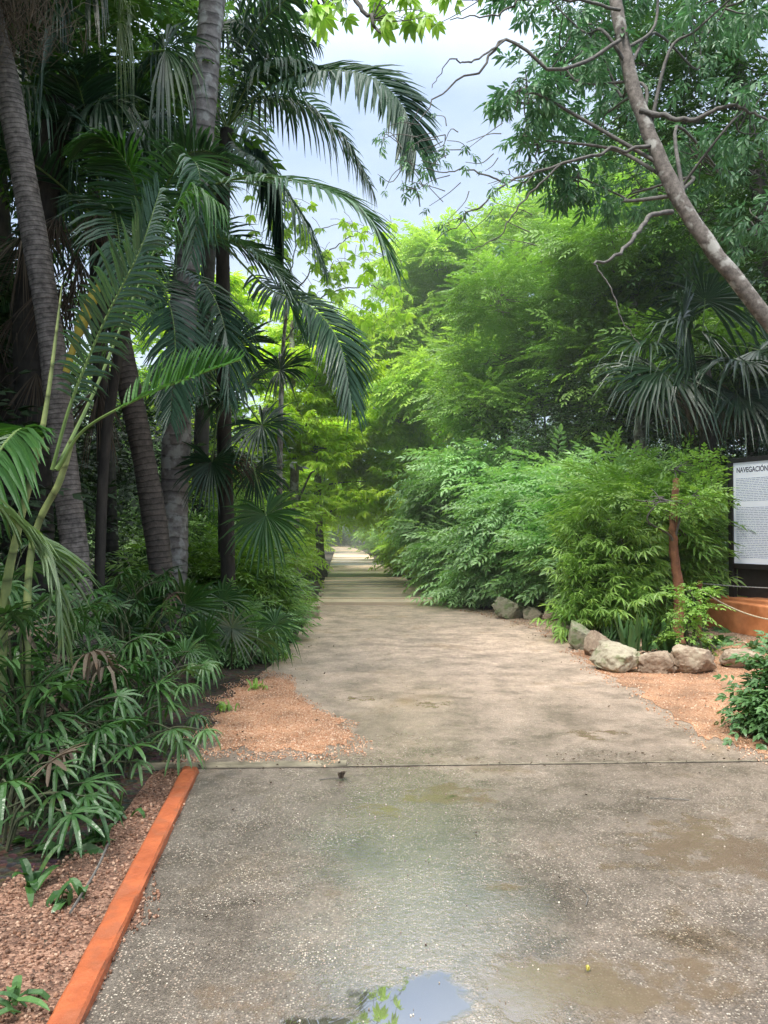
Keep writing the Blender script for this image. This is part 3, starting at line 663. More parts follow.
tag(pebbles('gravel', PG4, 15000, .0025, .0105, MPb, .010, rg, 1.12), 'brown red gravel bed outside the orange kerb', 'gravel')
gq = np.array([[-1.1, 1.9, 0], [2.2, 1.9, 0], [2.9, 5.2, 0], [2.4, 9, 0], [1.9, 12, 0], [-1.1, 12, 0], [-.9, 8, 0], [-.4, 6, 0], [-1.1, 5, 0]])
tag(pebbles('grit', gq, 2600, .002, .0048, MPg, .008, rg, 1.0), 'loose pale grit scattered over the wet concrete', 'grit')

# orange kerb
m_or = barkmat('orange_paint', (.24, .06, .025), (.44, .12, .045), scale=5, rough=.5, bump=.8, lichen=(.27, .085, .04))
def kerb():
    mb = MB(); n = 70; ys = np.linspace(-1.5, 5.1, n)
    pr = np.array([[-.054, 0], [-.052, .036], [-.042, .045], [.038, .043], [.050, .034], [.054, 0]])
    V = []
    for y in ys:
        for (a, b) in pr:
            e = .009 * mnoise.noise((a * 20, y * 5, b * 30)) + .006 * mnoise.noise((a * 20, y * 25, b * 30)); V.append([kx(y) - .005 + a + e, y, b + (e if b else 0)])
    i = np.arange(n - 1)[:, None] * 6; j = np.arange(5)[None]
    mb.add(V, np.stack([i + j, i + 6 + j, i + 6 + j + 1, i + j + 1], -1).reshape(-1, 4)); mb.add(V[-6:], np.array([[0, 1, 4, 5], [1, 2, 3, 4]]))
    o = mb.build('kerb', m_or, origin=(kx(2), 2, 0)); tag(o, 'low orange painted concrete kerb along the left of the path', 'kerb')
kerb()
# raised threshold where the near slab meets the far one
mt_ = plain('threshold_concrete', (.15, .13, .095), .45, .35, 6, .6, c2=(.30, .26, .19))
mb = MB()
for a, b in ((-1.62, -.25), (-.25, 1.6), (1.6, 3.15)):
    k = 12; xs = np.linspace(a, b - .006, k)
    for i in range(k - 1):
        yy = lambda x: 5.17 + (x + 1.4) * .043 + .006 * mnoise.noise((x * 4, 0, 0))
        x0, x1 = xs[i], xs[i + 1]; wd = .12 if a < -1 else .03
        hz = .017 if a < -1 else .0102
        mb.add([[x0, yy(x0), 0], [x1, yy(x1), 0], [x1, yy(x1) + .004, hz], [x0, yy(x0) + .004, hz], [x1, yy(x1) + wd, hz - .003], [x0, yy(x0) + wd, hz - .003]], np.array([[0, 1, 2, 3], [3, 2, 4, 5]]))
tag(mb.build('threshold_strip', mt_), 'thin pale concrete lip crossing the path at the slab joint', 'lip', kind=None)
mdk = plain('joint_dirt', (.045, .036, .026), .9, .4, 30)
mb = MB(); xs = np.linspace(-1.4, 3.15, 300)
V = [[x, 5.17 + (x + 1.4) * .043 - .011 + .005 * mnoise.noise((x * 4, 0, 0)) + d * (.75 + 1.1 * mnoise.noise((x * 5, 1, d * 50)) + .8 * mnoise.noise((x * 21, 1, d * 90))), .0095] for x in xs for d in (-.009, .013)]
i = np.arange(299) * 2; mb.add(V, np.stack([i, i + 2, i + 3, i + 1], -1)); tag(mb.build('path_joint', mdk), kind='structure')
# lip at the start of the ribbed lane and the short block beside it
mb = MB(); box(mb, (-.1, 16.4, .035), (2.95, .16, .07), 0); tag(mb.build('crossing_kerb', mt_, origin=(-.1, 16.4, 0), bevel=.02), 'low worn concrete ridge across the path before the ribbed lane', 'ridge')
g = G(308, 617); mb = MB(); box(mb, (g[0], g[1], .10), (.42, .5, .2), .05); box(mb, (g[0], g[1], .215), (.48, .56, .03), .05)
tag(mb.build('concrete_block', plain('beige_block', (.42, .34, .25), .8, .25, 12), origin=(g[0], g[1], 0), bevel=.015), 'small beige concrete block at the left edge of the path', 'block')

# ================================================================== BOULDERS
def rockmat(name, a, b, moss=None):
    return barkmat(name, a, b, scale=7, rough=.9, bump=1.0, lichen=moss)
MR = [rockmat('pale_rock', (.2, .17, .12), (.5, .45, .34), (.16, .18, .09)), rockmat('pink_rock', (.15, .105, .07), (.42, .33, .25), (.36, .31, .23)), rockmat('mossy_rock', (.14, .14, .09), (.36, .33, .24), (.1, .15, .05))]
rocks = [((508, 619), 30, 22, 2, 'rounded mossy boulder farthest up the path, grown over by shrubs'), ((533, 620), 22, 13, 0, 'flat pale stone just right of the mossy boulder'), ((553, 621), 16, 11, 1, 'small grey pink stone between the flat pale stone and the big boulders'),
 ((567, 638), 27, 24, 0, 'pale round boulder at the left end of the boulder heap'), ((581, 650), 28, 32, 2, 'greenish boulder in the heap beside the pale round one'), ((596, 657), 24, 30, 1, 'brownish upright boulder in the middle of the heap'),
 ((616, 672), 44, 34, 0, 'large pitted boulder slanting towards the path'), ((603, 664), 14, 10, 1, 'little stone wedged at the foot of the slanting boulder'), ((660, 673), 36, 24, 1, 'blocky pink boulder right of the slanting one'), ((697, 674), 42, 32, 1, 'broad pink brown boulder under the leafy sapling'),
 ((741, 668), 40, 18, 1, 'low flat pink rock near the orange wall'), ((622, 626), 34, 20, 0, 'pale boulder behind the heap, under the bamboo shrub'), ((590, 618), 22, 13, 0, 'pale boulder half hidden in shrub leaves'), ((520, 609), 18, 9, 2, 'little green stained stone behind the mossy boulder')]
for q, (p, wpx, hpx, mi, lab) in enumerate(rocks):
    g = G(p[0], p[1]); s = g[1] / F * 1.0; V, Fc = ico(5); off = q * 7.3; Vn = V.copy()
    for a in range(len(V)):
        v = V[a]; d = 1 + .28 * mnoise.noise(Vector(v * 1.1 + off)) + .24 * mnoise.noise(Vector(v * 2.6 + off)) + .13 * mnoise.noise(Vector(v * 6 + off)) - .05 * abs(mnoise.noise(Vector(v * 11 + off))) - .04 * abs(mnoise.noise(Vector(v * 21 + off)))
        Vn[a] = v * d
    rk = np.random.default_rng(500 + q)
    for nn_ in nrm(rk.normal(size=(11, 3))):
        h_ = Vn @ nn_; cut = rk.uniform(.55, .8); Vn -= np.maximum(0, h_ - cut)[:, None] * nn_ * .88
    Vn += V * np.array([.05 * mnoise.noise(Vector(v * 9 + off)) - .04 * abs(mnoise.noise(Vector(v * 17 + off))) for v in V])[:, None]
    Vn *= 1.15
    rz = random.uniform(-.5, .5) if q != 6 else -.75
    Vn = Vn * np.array([wpx * s * .55, wpx * s * (.42 if q != 6 else .33), hpx * s * .52]); cs, sn = math.cos(rz), math.sin(rz)
    Vn = np.stack([Vn[:, 0] * cs - Vn[:, 1] * sn, Vn[:, 0] * sn + Vn[:, 1] * cs, Vn[:, 2] + hpx * s * .36], -1) + g + np.array([0, wpx * s * .12, 0])
    mb = MB(); mb.add(Vn, Fc); o = mb.build('boulder', MR[mi], origin=g, smooth=True); tag(o, lab, 'boulder', 'boulders edging the path')

# ================================================================== SIGN, ORANGE WALL, ROPE
wl, wr = G(706, 628), G(775, 641); wr = wl + (wr - wl) * 2.6
d = nrm(wr - wl); nwl = np.array([-d[1], d[0], 0]); az = math.atan2(d[1], d[0]); Lw = np.linalg.norm(wr - wl)
MO = plain('orange_plaster', (.68, .22, .075), .65, .2, 5, .4, c2=(.85, .34, .15))
t = thing('planter_wall', 'orange plastered low wall of the raised bed under the sign', 'wall', wl)
mb = MB(); box(mb, wl + d * Lw / 2 + nwl * .1 + [0, 0, .24], (Lw, .2, .48), az); mb.build('wall_face', MO, t, bevel=.02)
mb = MB(); box(mb, wl + nwl * .9 + d * .1 + [0, 0, .24], (.2, 1.5, .479), az); mb.build('side_wall', MO, t, bevel=.02)
mb = MB(); box(mb, wl + d * (Lw / 2 + .1) + nwl * .9 + [0, 0, .2], (Lw - .2, 1.38, .4), az); mb.build('planting_soil', plain('bed_soil', (.05, .03, .02), .9, .4, 20, 1), t)
# second orange stub seen left of the bed behind the plants
g = G(672, 622); mb = MB(); box(mb, g + [0, .3, .17], (.34, .2, .34), .1); tag(mb.build('wall_stub', MO, origin=g, bevel=.02), 'short orange wall stub showing between the dark plants', 'wall')
# sign
s0 = W(733, 590, 12.6)[:2]; sd = nrm(np.array([d[0], d[1], 0]) * 1.0 + np.array([.25, -.0, 0])); sn = np.array([sd[1], -sd[0], 0]); saz = math.atan2(sd[1], sd[0])
so = np.array([s0[0], s0[1], 0.0]); SWd = 1.5
t = thing('information_sign', 'black framed white information board headed NAVEGACIÓN above the orange wall', 'sign', so + [0, 0, .4])
MK = plain('black_steel', (.02, .017, .018), .4, .3, 12, .1); MWh = plain('sign_white_glow', (.84, .86, .92), .35, .03, 3, .02); MTx = plain('print_grey', (.06, .06, .09), .5, .1)
ztop, zbot = W(737, 463, 12.6)[2], W(737, 563, 12.6)[2]
for a in (0, SWd):
    mb = MB(); box(mb, so + sd * a + [0, 0, (ztop + .06 + .4) / 2], (.09, .09, ztop + .06 - .4), saz); mb.build('post', MK, t, bevel=.006)
mb = MB(); box(mb, so + sd * SWd / 2 + [0, 0, (ztop + zbot) / 2] - sn * .0, (SWd - .1, .05, ztop - zbot), saz); mb.build('panel', MWh, t); pb = [n for n in MWh.node_tree.nodes if n.type == 'BSDF_PRINCIPLED'][0]; pb.inputs['Emission Color'].default_value = (.72, .8, 1, 1); pb.inputs['Emission Strength'].default_value = .2  # weak glow added to brighten the panel; the board is no lamp
mb = MB()
for z in (ztop + .03, zbot - .04): box(mb, so + sd * SWd / 2 + sn * .012 + [0, 0, z], (SWd - .09, .085, .08), saz)
mb.build('frame', MK, t, bevel=.006)
mb = MB(); box(mb, so + sd * (SWd / 2 ) + sn * .05 + [0, 0, .43], (SWd + .5, .30, .16), saz); mb.build('foot', MO, t, bevel=.012)
mb = MB(); box(mb, so + sd * SWd / 2 - sn * .06 + [0, 0, (zbot + .5) / 2], (SWd - .1, .02, zbot - .56), saz); mb.build('lower_panel', MK, t)
def text(s, size, u, v, mat, name, parent, ext=.001, sx=1):
    cu = bpy.data.curves.new(name, 'FONT'); cu.body = s; cu.size = size; cu.extrude = ext; cu.offset = .0018
    o = bpy.data.objects.new(name, cu); COL.objects.link(o); bpy.context.view_layer.update()
    me = bpy.data.meshes.new_from_object(o.evaluated_get(bpy.context.evaluated_depsgraph_get())); bpy.data.objects.remove(o)
    n = bpy.data.objects.new(name, me); COL.objects.link(n); me.materials.clear(); me.materials.append(mat)
    n.parent = parent; p = so + sd * u + sn * .0275 + np.array([0, 0, v]) - np.array(tuple(parent.location)); n.location = tuple(p)
    n.rotation_euler = (R(90), 0, saz); n.scale = (sx, 1, 1); return n
pan = [o for o in kids(t) if o.name.startswith('panel')][0]
text('NAVEGACI\u00d3N', .118, .11, ztop - .17, MTx, 'heading', t, sx=.74)
# the body copy is too small to read in the photograph: rows of word-length strokes
mb = MB(); rw = random.Random(4); z = ztop - .27; row = 0
while z > zbot + .08:
    if row in (14, 15, 16): z -= .028; row += 1; continue
    u = .10; end = SWd - .12 - (rw.uniform(.2, .6) if row in (13, 29) else 0)
    while u < end:
        l = rw.uniform(.02, .085); box(mb, so + sd * (u + l / 2) + sn * .0275 + [0, 0, z], (l, .003, .0075), saz); u += l + .012
    z -= .0275; row += 1
mb.build('body_text', plain('print_soft', (.30, .33, .42), .5, .1), t)
# ropes: pale one sagging in front of the wall, greyer taut one behind it
def rope(P, r, mat, lab, sag):
    P = np.array(P); n = 60; t_ = np.linspace(0, 1, n)[:, None]; Q = P[0] + (P[1] - P[0]) * t_; Q[:, 2] -= sag * 4 * (t_ * (1 - t_))[:, 0]
    mb = MB()
    for k in range(3):
        ph = t_[:, 0] * 160 + k * 2.094; O = np.stack([np.cos(ph) * 0, np.cos(ph), np.sin(ph)], -1) * r * .5; tube(mb, Q + O, r * .62, 6)
    o = mb.build('rope', mat, origin=P[0], smooth=True); tag(o, lab, 'rope')
MRo = plain('rope_fibre', (.5, .42, .3), .8, .2, 40)
rope([W(700, 589, 11.3), W(880, 600, 9.2)], .012, MRo, 'pale yellow rope sagging across the orange wall', .36)
rope([W(696, 583, 12.0), W(900, 588, 10.5)], .009, plain('rope_grey', (.3, .3, .3), .8), 'thin grey rope stretched level below the sign', .05)
mb = MB(); p = W(699, 586, 11.4); tube(mb, [[p[0], p[1], 0], [p[0], p[1], .3], [p[0] + .01, p[1], p[2] + .08]], [.035, .03, .03], 10); box(mb, (p[0], p[1] - .0, p[2] + .02), (.08, .08, .04))
tag(mb.build('rope_post', M['bark_red'], origin=(p[0], p[1], 0), smooth=False), 'short wooden post holding the ropes left of the orange wall', 'post')
exec_veg = True

# ================================================================== LEFT PALMS
rl = np.random.default_rng(11)
def gb(px, Y): w_ = W(px, 600, Y); return np.array([w_[0], Y, 0.])
# ringed palm, nearest, curving up out of the left of the frame
b = gb(88, 7.3)
t = thing('ringed_palm', 'curved coconut like palm with dark closely ringed trunk, nearest on the left', 'palm', b, 'tall palms left of the path')
palm_trunk(t, [b, W(80, 600, 7.3), W(63, 450, 7.3), W(50, 330, 7.25), W(28, 200, 7.2), W(6, 80, 7.1), W(-14, 0, 7.0), W(-40, -120, 7.0)], .124, .108, 'bark_ring', 22, 22)
top = W(-42, -130, 7.0); fan_crown(t, top, 12, 1.0, .95, rl, 'fan_dark', .7, -30, 60, dead=3)
for i, (a, l) in enumerate([(.3, 1.5), (1.2, 1.3), (-.4, 1.3), (2., 1.4)]):       # hanging dry flower stalks
    mb, mr = MB(), MB(); p = W(-10 + i * 16, -60, 6.9)
    for k in range(16):
        q = p + np.array([rl.normal() * .18, rl.normal() * .12, -rl.uniform(.4, 1.05)]); tube(mb, spline([p, (p + q) / 2 + rl.normal(size=3) * .08, q], 8), np.linspace(.006, .002, 8), 4, .8)
        for s in range(5):
            e = q + rl.normal(size=3) * .16 + [0, 0, .25 * rl.random()]; tube(mb, [e, (e + q) / 2 + rl.normal(size=3) * .03, q - [0, 0, .1]], .0025, 3, .9)
    mb.build('dry_flower_stalk', M['dead'], t)
# pale tall palm
b = gb(172, 9.5)
t = thing('tall_palm', 'tall palm with smooth pale grey trunk reaching the top of the frame', 'palm', b, 'tall palms left of the path')
palm_trunk(t, [b, W(173, 560, 9.5), W(176, 450, 9.5), W(184, 300, 9.4), W(199, 160, 9.2), W(207, 60, 9.1), W(215, -30, 9.1), W(224, -150, 9.0)], .18, .135, 'bark_pale', 7, 22)
top = W(226, -160, 9.0); feather_crown(t, top, 13, 3.4, rl, Lm=.75, z0=70, z1=-20, n=50, w=.02)
# leaning brown palm
b = gb(172, 8.8)
t = thing('leaning_palm', 'brown trunked palm leaning left with a crown of big feather leaves', 'palm', b, 'tall palms left of the path')
palm_trunk(t, [b, W(160, 560, 8.8), W(146, 470, 8.8), W(126, 370, 8.8), W(112, 290, 8.8), W(104, 230, 8.9)], .142, .11, 'bark_brown', 9, 20)
top = W(104, 225, 8.9); feather_crown(t, top, 13, 2.7, rl, Lm=.7, z0=80, z1=-25, n=48, w=.02, droopf=.7)
# thin palm whose arching fronds cross the sky
b = gb(226, 10.2); Yf = 10
t = thing('feather_palm', 'slender dark palm whose arching fronds stand against the sky', 'palm', b, 'tall palms left of the path')
palm_trunk(t, [b, W(226, 560, 10.2), W(224, 430, 10.2), W(223, 300, 10.1), W(223, 200, 10), W(227, 130, 10)], .10, .085, 'bark_dark', 8, 14)
def FP(*p): return [W(a, b_, Y_) for a, b_, Y_ in p]
feather(t, FP((229, 125, 10), (262, 92, 9.6), (315, 72, 9.2), (368, 76, 8.9), (402, 106, 8.7), (415, 150, 8.7)), Lm=.66, n=76, w=.028, droop=.28, lift=.1, roll=-.7, rng=rl, val=.3, tip=.6)
feather(t, FP((225, 130, 10), (255, 100, 10.3), (300, 105, 10.6), (345, 140, 10.6), (372, 190, 10.5)), Lm=.55, n=54, w=.02, droop=.9, lift=.1, rng=rl, val=.3)
feather(t, FP((228, 120, 10), (250, 40, 9.8), (300, -10, 9.6), (350, -20, 9.4)), Lm=.6, n=54, w=.022, droop=.9, rng=rl, val=.25)
feather(t, FP((228, 120, 10), (238, 40, 10), (262, -30, 10), (300, -80, 10)), Lm=.6, n=50, w=.022, droop=.9, rng=rl, val=.25)
feather(t, FP((228, 125, 10), (252, 80, 9.7), (290, 62, 9.4), (330, 70, 9.2)), Lm=.45, n=40, w=.022, droop=1.0, rng=rl, val=.25)
feather(t, FP((226, 128, 10), (200, 80, 9.9), (160, 60, 9.6), (120, 90, 9.4)), Lm=.6, n=50, w=.022, droop=.8, rng=rl, val=.25)
feather(t, FP((226, 130, 10), (262, 150, 9.8), (279, 195, 9.7), (283, 280, 9.7)), Lm=.42, n=54, w=.035, droop=1.2, lift=-.3, rng=rl, val=.1, name='folded_frond', a0=38)
feather(t, FP((226, 130, 10), (240, 150, 9.6), (262, 165, 9.3), (300, 215, 9.1), (325, 270, 9)), Lm=.5, n=54, w=.02, droop=.9, rng=rl, val=.25)
feather(t, FP((229, 250, 9.4), (268, 288, 9.1), (312, 308, 8.9), (340, 345, 8.7), (351, 402, 8.6)), Lm=.58, n=72, w=.020, droop=.3, lift=.1, roll=-.5, rng=rl, val=.35, tip=.6)
feather(t, FP((226, 140, 10), (190, 130, 9.7), (150, 160, 9.5), (120, 230, 9.4)), Lm=.6, n=50, w=.022, droop=.8, rng=rl, val=.2)
for a, b_ in ((245, 60), (262, 30), (215, 20)): feather(t, FP((227, 128, 10.1), (a - 5, b_ + 45, 10.3), (a + 12, b_, 10.6), (a + 55, b_ + 15, 10.9)), Lm=.55, n=44, w=.022, droop=.9, rng=rl, val=.2)
# fan palm with thin trunk beside the path
b = gb(227, 9.6)
t = thing('fan_palm', 'dark fan palm on a thin trunk leaning over the left verge', 'palm', b, 'fan palms')
palm_trunk(t, [b, W(228, 580, 9.6), W(226, 500, 9.6), W(224, 425, 9.6), W(222, 390, 9.6)], .095, .085, 'bark_dark', 8, 14)
for (hx, hy, Y, nn, Rr, arc, col) in [((262), 425, 9.0, (.2, -.9, .35), .62, 300, 'fan_dark'), (240, 392, 9.2, (-.1, -.8, .6), .75, 300, 'fan_dark'), (266, 515, 9.0, (.1, -.95, .15), .66, 300, 'fan_low'), (205, 400, 9.1, (-.3, -.8, .5), .7, 290, 'fan_dark'),
    (280, 370, 9.6, (.4, -.5, .7), .6, 260, 'fan_dark'), (190, 350, 9.3, (-.3, -.5, .8), .7, 270, 'fan_dark'), (235, 345, 9.8, (.2, -.3, .9), .7, 270, 'fan_dark'), (212, 462, 9.3, (-.2, -.9, .1), .6, 270, 'fan_dark'), (255, 470, 9.6, (.5, -.7, -.1), .5, 250, 'fan_dark')]:
    mb, mr = MB(), MB(); fan(mb, mr, W(223, 395, 9.6), W(hx, hy, Y), nn, Rr, 40, arc, .3, rl, val=rl.uniform(.3, .6), cone=.2)
    o = mb.build('frond', M[col], t); mr.build('petiole', M['rachis'], o, origin=t.location)
for k in range(4):
    mb, mr = MB(), MB(); fan(mb, mr, W(223, 400, 9.6), W(214 + 8 * k, 450, 9.5 + .1 * (k % 2)), (rl.normal(), -1, .1), .6, 20, 90, .2, rl, split=.35, jitter=.25); mb.build('dead_frond', M['dead'], t)
# fan palm high at the upper left, its skirt of dead leaves hanging in the dark
b = gb(40, 8.6)
t = thing('skirted_fan_palm', 'fan palm at far left with a brown skirt of dead hanging leaves', 'palm', b, 'fan palms')
palm_trunk(t, [b, W(36, 500, 8.6), W(30, 300, 8.6), W(60, 100, 8.6)], .19, .15, 'bark_dark', 8, 16)
for (hx, hy, Y, nn, Rr, arc, col) in [(118, 22, 7.6, (.15, -.9, .1), .72, 150, 'frond_pale'), (60, 30, 7.8, (-.1, -.8, .3), .8, 220, 'fan_dark'), (165, 50, 8.2, (.3, -.8, .3), .8, 230, 'fan_dark'), (20, 90, 8., (-.3, -.8, .3), .8, 230, 'fan_dark'), (100, 100, 8.4, (.1, -.7, .6), .85, 270, 'fan_dark'), (150, 120, 8.7, (.4, -.7, .4), .8, 260, 'fan_dark'), (50, 150, 8.7, (0, -.7, .4), .8, 260, 'fan_dark'), (90, -30, 8.2, (.1, -.5, .8), .9, 280, 'fan_dark')]:
    mb, mr = MB(), MB(); fan(mb, mr, W(62, 95, 8.6), W(hx, hy, Y), nn, Rr, 36, arc, .9, rl, val=rl.uniform(.4, .8), cone=.1)
    o = mb.build('frond', M[col], t); mr.build('petiole', M['rachis'], o, origin=t.location)
for k in range(22):
    px, py = rl.uniform(-10, 125), rl.uniform(200, 400); a = W(px, py, rl.uniform(8.0, 8.9))
    mb, mr = MB(), MB(); fan(mb, mr, a + [0, .1, .35], a, (rl.normal() * .4, -1, .1), rl.uniform(.6, .95), 16, 65, .15, rl, split=.3, jitter=.3, val=rl.uniform(.1, .8)); mb.build('dead_frond', M['dead'], t)
# young green stemmed palm in front
b = gb(-2, 4.9)
t = thing('young_palm', 'young palm with green jointed stems and long yellow green leaf stalks, front left', 'palm', b)
palm_trunk(t, [b, W(4, 610, 4.9), W(18, 530, 4.9), W(38, 450, 4.9), W(48, 395, 4.9), W(56, 335, 4.9), W(62, 285, 4.9)], .034, .004, 'stem_green', 6, 14, 'stem')
palm_trunk(t, [b + [.1, .2, 0], W(30, 560, 5.3), W(60, 480, 5.3), W(72, 440, 5.3)], .026, .02, 'stem_green', 6, 12, 'stem')
mb = MB(); tube(mb, spline([W(66, 372, 6.6), W(76, 340, 6.6), W(92, 300, 6.6), (W(100, 285, 6.6))], 20), [.03] * 8 + [.05] * 8 + [.03] * 4, 12, .5); mb.build('crownshaft', M['stem_yellow'], t, smooth=True)
feather(t, FP((58, 470, 5.2), (84, 430, 5.1), (140, 398, 4.9), (190, 378, 4.7), (240, 360, 4.6)), 'frond_green', Lm=.26, n=40, w=.015, droop=.05, lift=.5, rng=rl, bare=.42, roll=-.9, tip=.3, r0=.012, val=.6)
feather(t, FP((52, 470, 5.2), (72, 400, 5.2), (105, 320, 5.2), (140, 250, 5.2), (160, 190, 5.3)), 'frond_dark', Lm=.55, n=52, w=.015, droop=.35, lift=.1, rng=rl, bare=.25, roll=.2, r0=.014, val=.6)
feather(t, FP((56, 470, 5.2), (95, 390, 5.5), (128, 310, 5.8), (160, 240, 6.0), (190, 190, 6.1), (222, 205, 6.0)), 'frond_green', Lm=.45, n=52, w=.014, droop=1.1, lift=.1, rng=rl, bare=.3, r0=.014, val=.5)
feather(t, FP((48, 450, 4.9), (20, 430, 4.7), (-20, 480, 4.4), (-40, 520, 4.3)), 'frond_green', Lm=.5, n=44, w=.017, droop=.4, lift=.1, rng=rl, bare=.1, val=.5)
feather(t, FP((-60, 430, 3.9), (-20, 490, 4.0), (20, 525, 4.1), (52, 560, 4.1), (62, 640, 4.1)), 'frond_pale', Lm=.42, n=46, w=.016, droop=.35, lift=.15, rng=rl, bare=.05, val=.5)
# arching green fronds of a palm standing further in, over the middle of the left group
b = gb(100, 7.9)
t = thing('arching_palm', 'palm with long bright green arching fronds filling the middle of the left group', 'palm', b)
palm_trunk(t, [b, W(100, 560, 7.9), W(106, 440, 7.9), W(124, 330, 7.9), W(150, 260, 7.8)], .055, .05, 'bark_dark', 8, 14)
feather(t, FP((150, 262, 7.8), (180, 205, 7.2), (240, 178, 6.8), (310, 185, 6.5), (362, 212, 6.4), (392, 262, 6.4)), 'frond_dark', Lm=.52, n=80, w=.016, droop=.22, lift=.1, roll=-.35, rng=rl, val=.8, tip=.5)
feather(t, FP((148, 262, 7.8), (142, 215, 7.6), (130, 170, 7.4), (105, 140, 7.2), (78, 140, 7.1)), 'frond_green', Lm=.6, n=60, w=.016, droop=.3, rng=rl, val=.4, lift=-.2)
feather(t, FP((150, 262, 7.8), (160, 200, 7.4), (185, 160, 7.1), (200, 180, 6.9), (190, 260, 6.8)), 'frond_dark', Lm=.55, n=60, w=.016, droop=.4, rng=rl, val=.7)
feather(t, FP((150, 262, 7.8), (180, 240, 7.4), (230, 240, 7.1), (275, 275, 6.9), (300, 330, 6.9)), 'frond_dark', Lm=.5, n=60, w=.016, droop=.3, rng=rl, val=.6)
feather(t, FP((150, 262, 7.8), (165, 290, 7.2), (175, 340, 6.9), (170, 420, 6.8)), 'frond_dark', Lm=.5, n=56, w=.016, droop=.3, rng=rl, val=.5)
feather(t, FP((150, 262, 7.8), (200, 280, 7.5), (225, 330, 7.3), (228, 400, 7.2)), 'frond_dark', Lm=.5, n=56, w=.016, droop=.35, rng=rl, val=.5)
feather(t, FP((150, 262, 7.8), (130, 200, 8.1), (90, 130, 8.3), (50, 120, 8.4)), 'frond_dark', Lm=.6, n=56, w=.018, droop=.4, rng=rl, val=.5)
# more palms in the gloom behind
for i, (px, Y, pts, lab) in enumerate([(110, 12.5, [(108, 500), (100, 350), (95, 180), (90, 60)], 'shaded palm standing behind the leaning palm'), (15, 10.5, [(12, 480), (5, 300), (-5, 120), (-10, 0)], 'shaded palm at the extreme left behind the ringed palm'), (200, 14, [(200, 500), (205, 340), (212, 180), (215, 60)], 'shaded palm behind the tall pale palm')]):
    b = gb(px, Y); t = thing('background_palm', lab, 'palm', b, 'shaded palms in the second row')
    palm_trunk(t, [b] + [W(a, c, Y) for a, c in pts], .15, .11, 'bark_dark', 8, 12); feather_crown(t, W(pts[-1][0], pts[-1][1], Y), 12, 3.2, rl, Lm=.7, z0=75, z1=-40, n=40, w=.024, droopf=.8)

# ================================================================== RIGHT SIDE
rr_ = np.random.default_rng(21)
b = gb(1010, 8.2)
t = tree('leaning_tree', 'tree with grey blotched trunk slanting in from the right edge and dark hanging leaves', 'tree', b,
    [W(960, 560, 8.2), W(860, 430, 8.2), W(768, 318, 8.2), (W(700, 232, 8.2)), W(660, 160, 8.3), W(632, 80, 8.4), W(614, -10, 8.5), W(600, -120, 8.6)], .108, .062,
    [C(560, 60, 9, 55), C(535, 140, 9.2, 42, 36), C(575, 175, 9.6, 40, 30), C(585, 30, 9.6, 50), C(700, 30, 10, 60, 50), (C(745, 110, 8.5, 55, 50)), C(665, -40, 9, 80, 40), C(540, -10, 9, 55, 45), C(740, -10, 8, 70, 50), C(705, 160, 10, 45, 36), C(640, 190, 10.5, 40, 30), C(760, 220, 9.5, 45, 40), C(525, 95, 8.6, 24, 40), C(610, 110, 10, 40, 40)],
    'whorl', .27, 'mango', 'bark_grey', 5, nsub=10, per=7, up=0, hang=.35, subr=.33,
    bare=[([W(672, 212, 8.2), W(650, 216, 8.0), W(632, 240, 7.8), W(612, 258, 7.6), W(594, 264, 7.5)], .030, .012),
          ([W(655, 145, 8.3), W(610, 150, 8.2), W(560, 165, 8), W(510, 182, 8), W(470, 215, 7.9), W(436, 240, 7.9)], .022, .004),
          ([W(620, 40, 8.3), W(560, 70, 8), W(505, 40, 7.9), W(480, 70, 7.8), W(445, 90, 7.8), W(418, 122, 7.7)], .024, .005),
          ([W(505, 40, 7.9), W(470, 62, 7.7), W(450, 60, 7.6), W(432, 88, 7.6)], .012, .004), ([W(620, 10, 8.3), W(540, -5, 8), W(500, 12, 7.9), W(450, 20, 7.9)], .018, .005),
          ([W(560, 165, 8), W(520, 205, 8), W(500, 235, 8), (W(470, 250, 8))], .012, .004), ([W(505, 183, 8), W(470, 170, 8), W(440, 172, 8), W(400, 160, 8)], .010, .003), ([W(640, 110, 8.3), W(690, 120, 8.1), W(730, 105, 8), W(768, 120, 7.9)], .03, .012), ([W(594, 264, 7.5), W(612, 290, 7.5), W(622, 320, 7.5), W(640, 345, 7.5)], .008, .003)])
# sparse leafy twig ends against the sky
mb, mt2 = MB(), MB()
for i in range(46):
    k = i % 3; a = [(436, 240), (400, 165), (385, 135)][k]; px, py = [(rr_.uniform(425, 520), rr_.uniform(170, 240)), (rr_.uniform(370, 470), rr_.uniform(140, 205)), (rr_.uniform(375, 440), rr_.uniform(115, 180))][k]
    p = W(px, py, 8 + rr_.uniform(-.3, .3)); Mx = bas(np.array([[rr_.normal(), rr_.normal(), -.5]])) * rr_.uniform(.10, .2)
    mb.add(*inst(TP['whorl'], Mx, p[None], np.array([rr_.uniform(0, .4)])))
    q = W(px + rr_.uniform(10, 40), py + rr_.uniform(-30, 20), 8); tube(mt2, spline([q, (p + q) / 2 + rr_.normal(size=3) * .05, p], 8), np.linspace(.006, .003, 8), 4, .4)
mb.build('sky_leaves', M['mango'], t); mt2.build('twigs', M['twig'], t)
